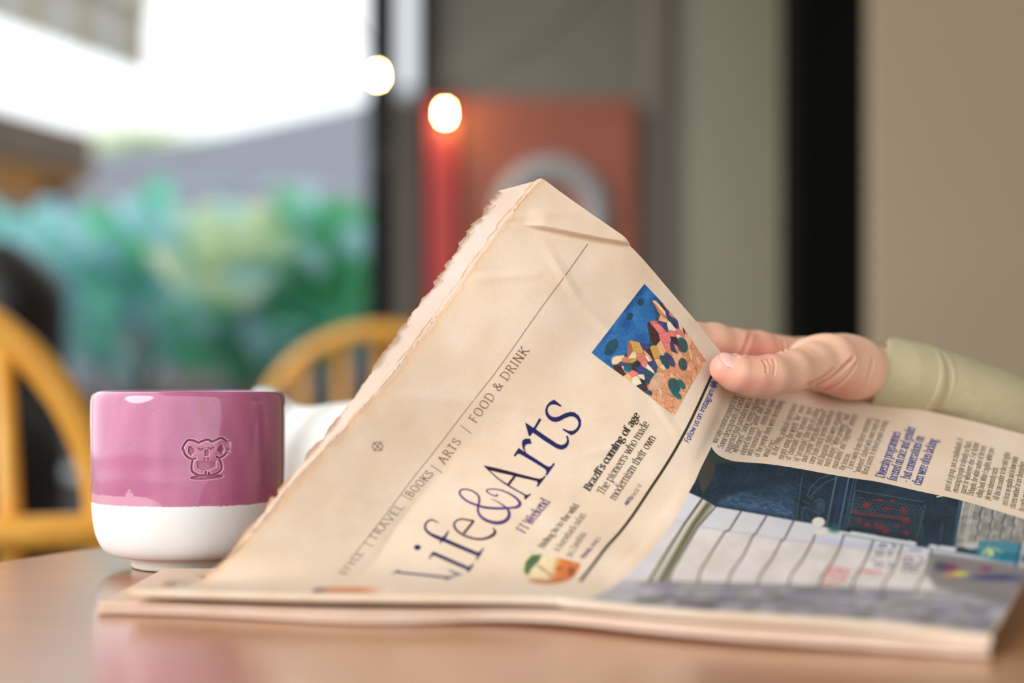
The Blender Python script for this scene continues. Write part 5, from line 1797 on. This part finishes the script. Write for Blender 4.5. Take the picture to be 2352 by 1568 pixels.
def ring_at(i, dr=0.0, shift=0.0):
    t_ = tg[i]; up_ = np.array([0, 0, 1.]) - t_ * t_[2]; up_ /= np.linalg.norm(up_); sd = np.cross(t_, up_)
    w_ = 1.2e-3 * (vnoise(a * 2.2, np.full_like(a, xi[i] / 55), 3) - .5) * sm(np.array([xi[i]]), 2090, 2200)
    w_ = w_ + 3.2e-3 * (vnoise(np.cos(a) * 1.6 + 5 + xi[i] / 300, np.full_like(a, xi[i] / 90) + np.sin(a), 5) - .5) * sm(np.array([xi[i]]), 2180, 2350)
    w_ = w_ - .0035 * np.exp(-((xi[i] - 2330 + 20 * np.sin(a)) / 14) ** 2)
    w_ = w_ + .0003 * (np.exp(-((xi[i] - 2088) / 4.0) ** 2) + .8 * np.exp(-((xi[i] - 2103) / 4) ** 2)) - .0005 * np.exp(-((xi[i] - 2095.5) / 3.5) ** 2)
    r1, r2 = q[i, 3] + w_ + dr, q[i, 4] + w_ + dr
    return cp[i] + t_ * shift + np.outer(np.sin(a) * r1, up_) + np.outer(np.cos(a) * r2, sd)
rows.append(ring_at(14, -.0035)); rows.append(ring_at(4, -.0028)); rows.append(ring_at(0, -.0024)); rows.append(ring_at(0, -.0010, -.0006))
for i in range(len(q)):
    rows.append(ring_at(i))
V = np.stack(rows)
me = mesh_np('jacket_sleeve', V.reshape(-1, 3), grid_faces(len(rows), nth_, True))
link('jacket_sleeve', me, M_jacket, person)


# rest of the seated person (outside the frame at right)
def body_fn(sc, X0, Y0, face):
    pass


def seated(person, X0, Y0, yaw, mj, mskin, mhair, res=.016, seat=.45, arm=None, scale=1.0):
    cyw, syw = math.cos(yaw), math.sin(yaw)
    def W(x, y, z):
        return (X0 + (x * cyw - y * syw) * scale, Y0 + (x * syw + y * cyw) * scale, z * scale if scale != 1 else z)
    def clothes(X, Y, Z):
        D = rcone(X, Y, Z, W(0, 0, seat + .10), W(0, .02, seat + .28), .135, .125)
        D = smin(D, rcone(X, Y, Z, W(-.06, .02, seat + .44), W(.06, .02, seat + .44), .125, .125), .08)
        D = smin(D, rcone(X, Y, Z, W(-.17, .03, seat + .52), W(.17, .03, seat + .52), .058, .058), .06)
        for sx in (-1, 1):
            D = smin(D, rcone(X, Y, Z, W(sx * .09, .02, seat + .09), W(sx * .12, .44, seat + .07), .082, .062), .05)
            D = smin(D, rcone(X, Y, Z, W(sx * .12, .44, seat + .07), W(sx * .12, .42, .09), .060, .045), .03)
            if not (arm and sx == arm):
                D = smin(D, rcone(X, Y, Z, W(sx * .2, .02, seat + .5), W(sx * .23, .08, seat + .25), .052, .045), .03)
                D = smin(D, rcone(X, Y, Z, W(sx * .23, .08, seat + .25), W(sx * .14, .30, seat + .2), .042, .034), .02)
        return D
    def skin(X, Y, Z):
        D = rcone(X, Y, Z, W(0, .03, seat + .52), W(0, .05, seat + .66), .052, .050)
        D = smin(D, rcone(X, Y, Z, W(0, .07, seat + .70), W(0, .05, seat + .77), .062, .080), .04)
        D = smin(D, rcone(X, Y, Z, W(0, .125, seat + .715), W(0, .145, seat + .705), .014, .012), .015)
        for sx in (-1, 1):
            D = smin(D, rcone(X, Y, Z, W(sx * .078, .04, seat + .74), W(sx * .082, .04, seat + .71), .012, .01), .01)
            if not (arm and sx == arm):
                D = smin(D, rcone(X, Y, Z, W(sx * .14, .30, seat + .2), W(sx * .11, .39, seat + .17), .026, .028), .01)
                for f_ in range(4):
                    D = smin(D, rcone(X, Y, Z, W(sx * (.095 + .018 * f_), .39, seat + .17), W(sx * (.085 + .02 * f_), .455, seat + .155), .009, .008), .006)
                D = smin(D, rcone(X, Y, Z, W(sx * .10, .35, seat + .18), W(sx * .07, .40, seat + .165), .010, .009), .006)
            D = np.minimum(D, rcone(X, Y, Z, W(sx * .12, .40, .05), W(sx * .12, .54, .035), .042, .034))
        return D
    lo = (X0 - .62, Y0 - .62, -.01); hi = (X0 + .62, Y0 + .62, seat + .95)
    V, Fc = surface_nets(skin, lo, hi, res * .62)
    me = mesh_np('body', V, Fc); link('body', me, mskin, person)
    V, Fc = surface_nets(clothes, lo, hi, res)
    me = mesh_np('clothing', V, Fc); link('clothing', me, mj, person)
    def hair(X, Y, Z):
        D = rcone(X, Y, Z, W(0, .03, seat + .775), W(0, .0, seat + .74), .092, .092)
        D = smin(D, rcone(X, Y, Z, W(0, -.02, seat + .74), W(0, -.045, seat + .50), .085, .06), .03)
        for sx in (-1, 1):
            D = smin(D, rcone(X, Y, Z, W(sx * .07, .01, seat + .74), W(sx * .10, .02, seat + .50), .034, .03), .03)
        cut = -(rcone(X, Y, Z, W(0, .12, seat + .70), W(0, .13, seat + .74), .075, .070))
        return np.maximum(D, cut)
    V, Fc = surface_nets(hair, (X0 - .3, Y0 - .3, seat + .4), (X0 + .3, Y0 + .3, seat + .95), .010)
    me = mesh_np('hair', V, Fc); link('hair', me, mhair, person)


seated(person, 1.12, .80, math.radians(98), M_jacket, M_skin.copy(), M_hair, arm=1)
ms = [m_ for m_ in bpy.data.materials if m_.name.startswith('skin.')]
for m_ in ms:
    for nd in m_.node_tree.nodes:
        if nd.type == 'ATTRIBUTE':
            m_.node_tree.links.remove(nd.outputs['Color'].links[0])
    m_.node_tree.nodes['Principled BSDF'].inputs['Base Color'].default_value = lin((226, 170, 142))
other = thing('person', 'dark-haired person in dark clothes seated behind the left chair', 'person', (xat(28, 2.85), 2.85, 0))
seated(other, xat(28, 2.85), 2.85, math.radians(105), M_cloth, M_face, M_hair, seat=.245)
for X_, Y_, nm in ((1.12, .80, 'plain wooden stool under the person in khaki'), (xat(28, 2.85), 2.85, 'low wooden stool under the dark-haired person')):
    t = thing('stool', nm, 'stool', (X_, Y_, 0))
    hh = -.04 if X_ > 0 else -.235
    bm = bm_new(); lathe(bm, [(0, .355), (.17, .355), (.18, .365), (.18, .385), (.17, .395), (0, .395)], 32, (X_, Y_, hh)); bm_obj('seat', bm, M_seat, t)
    for k in range(4):
        c, s = math.cos(.785 + k * 1.571), math.sin(.785 + k * 1.571)
        bm = bm_new(); tube(bm, [(X_ + .12 * c, Y_ + .12 * s, .36 + hh), (X_ + .17 * c, Y_ + .17 * s, 0)], .014, 8); bm_obj('leg', bm, M_chair, t, True)
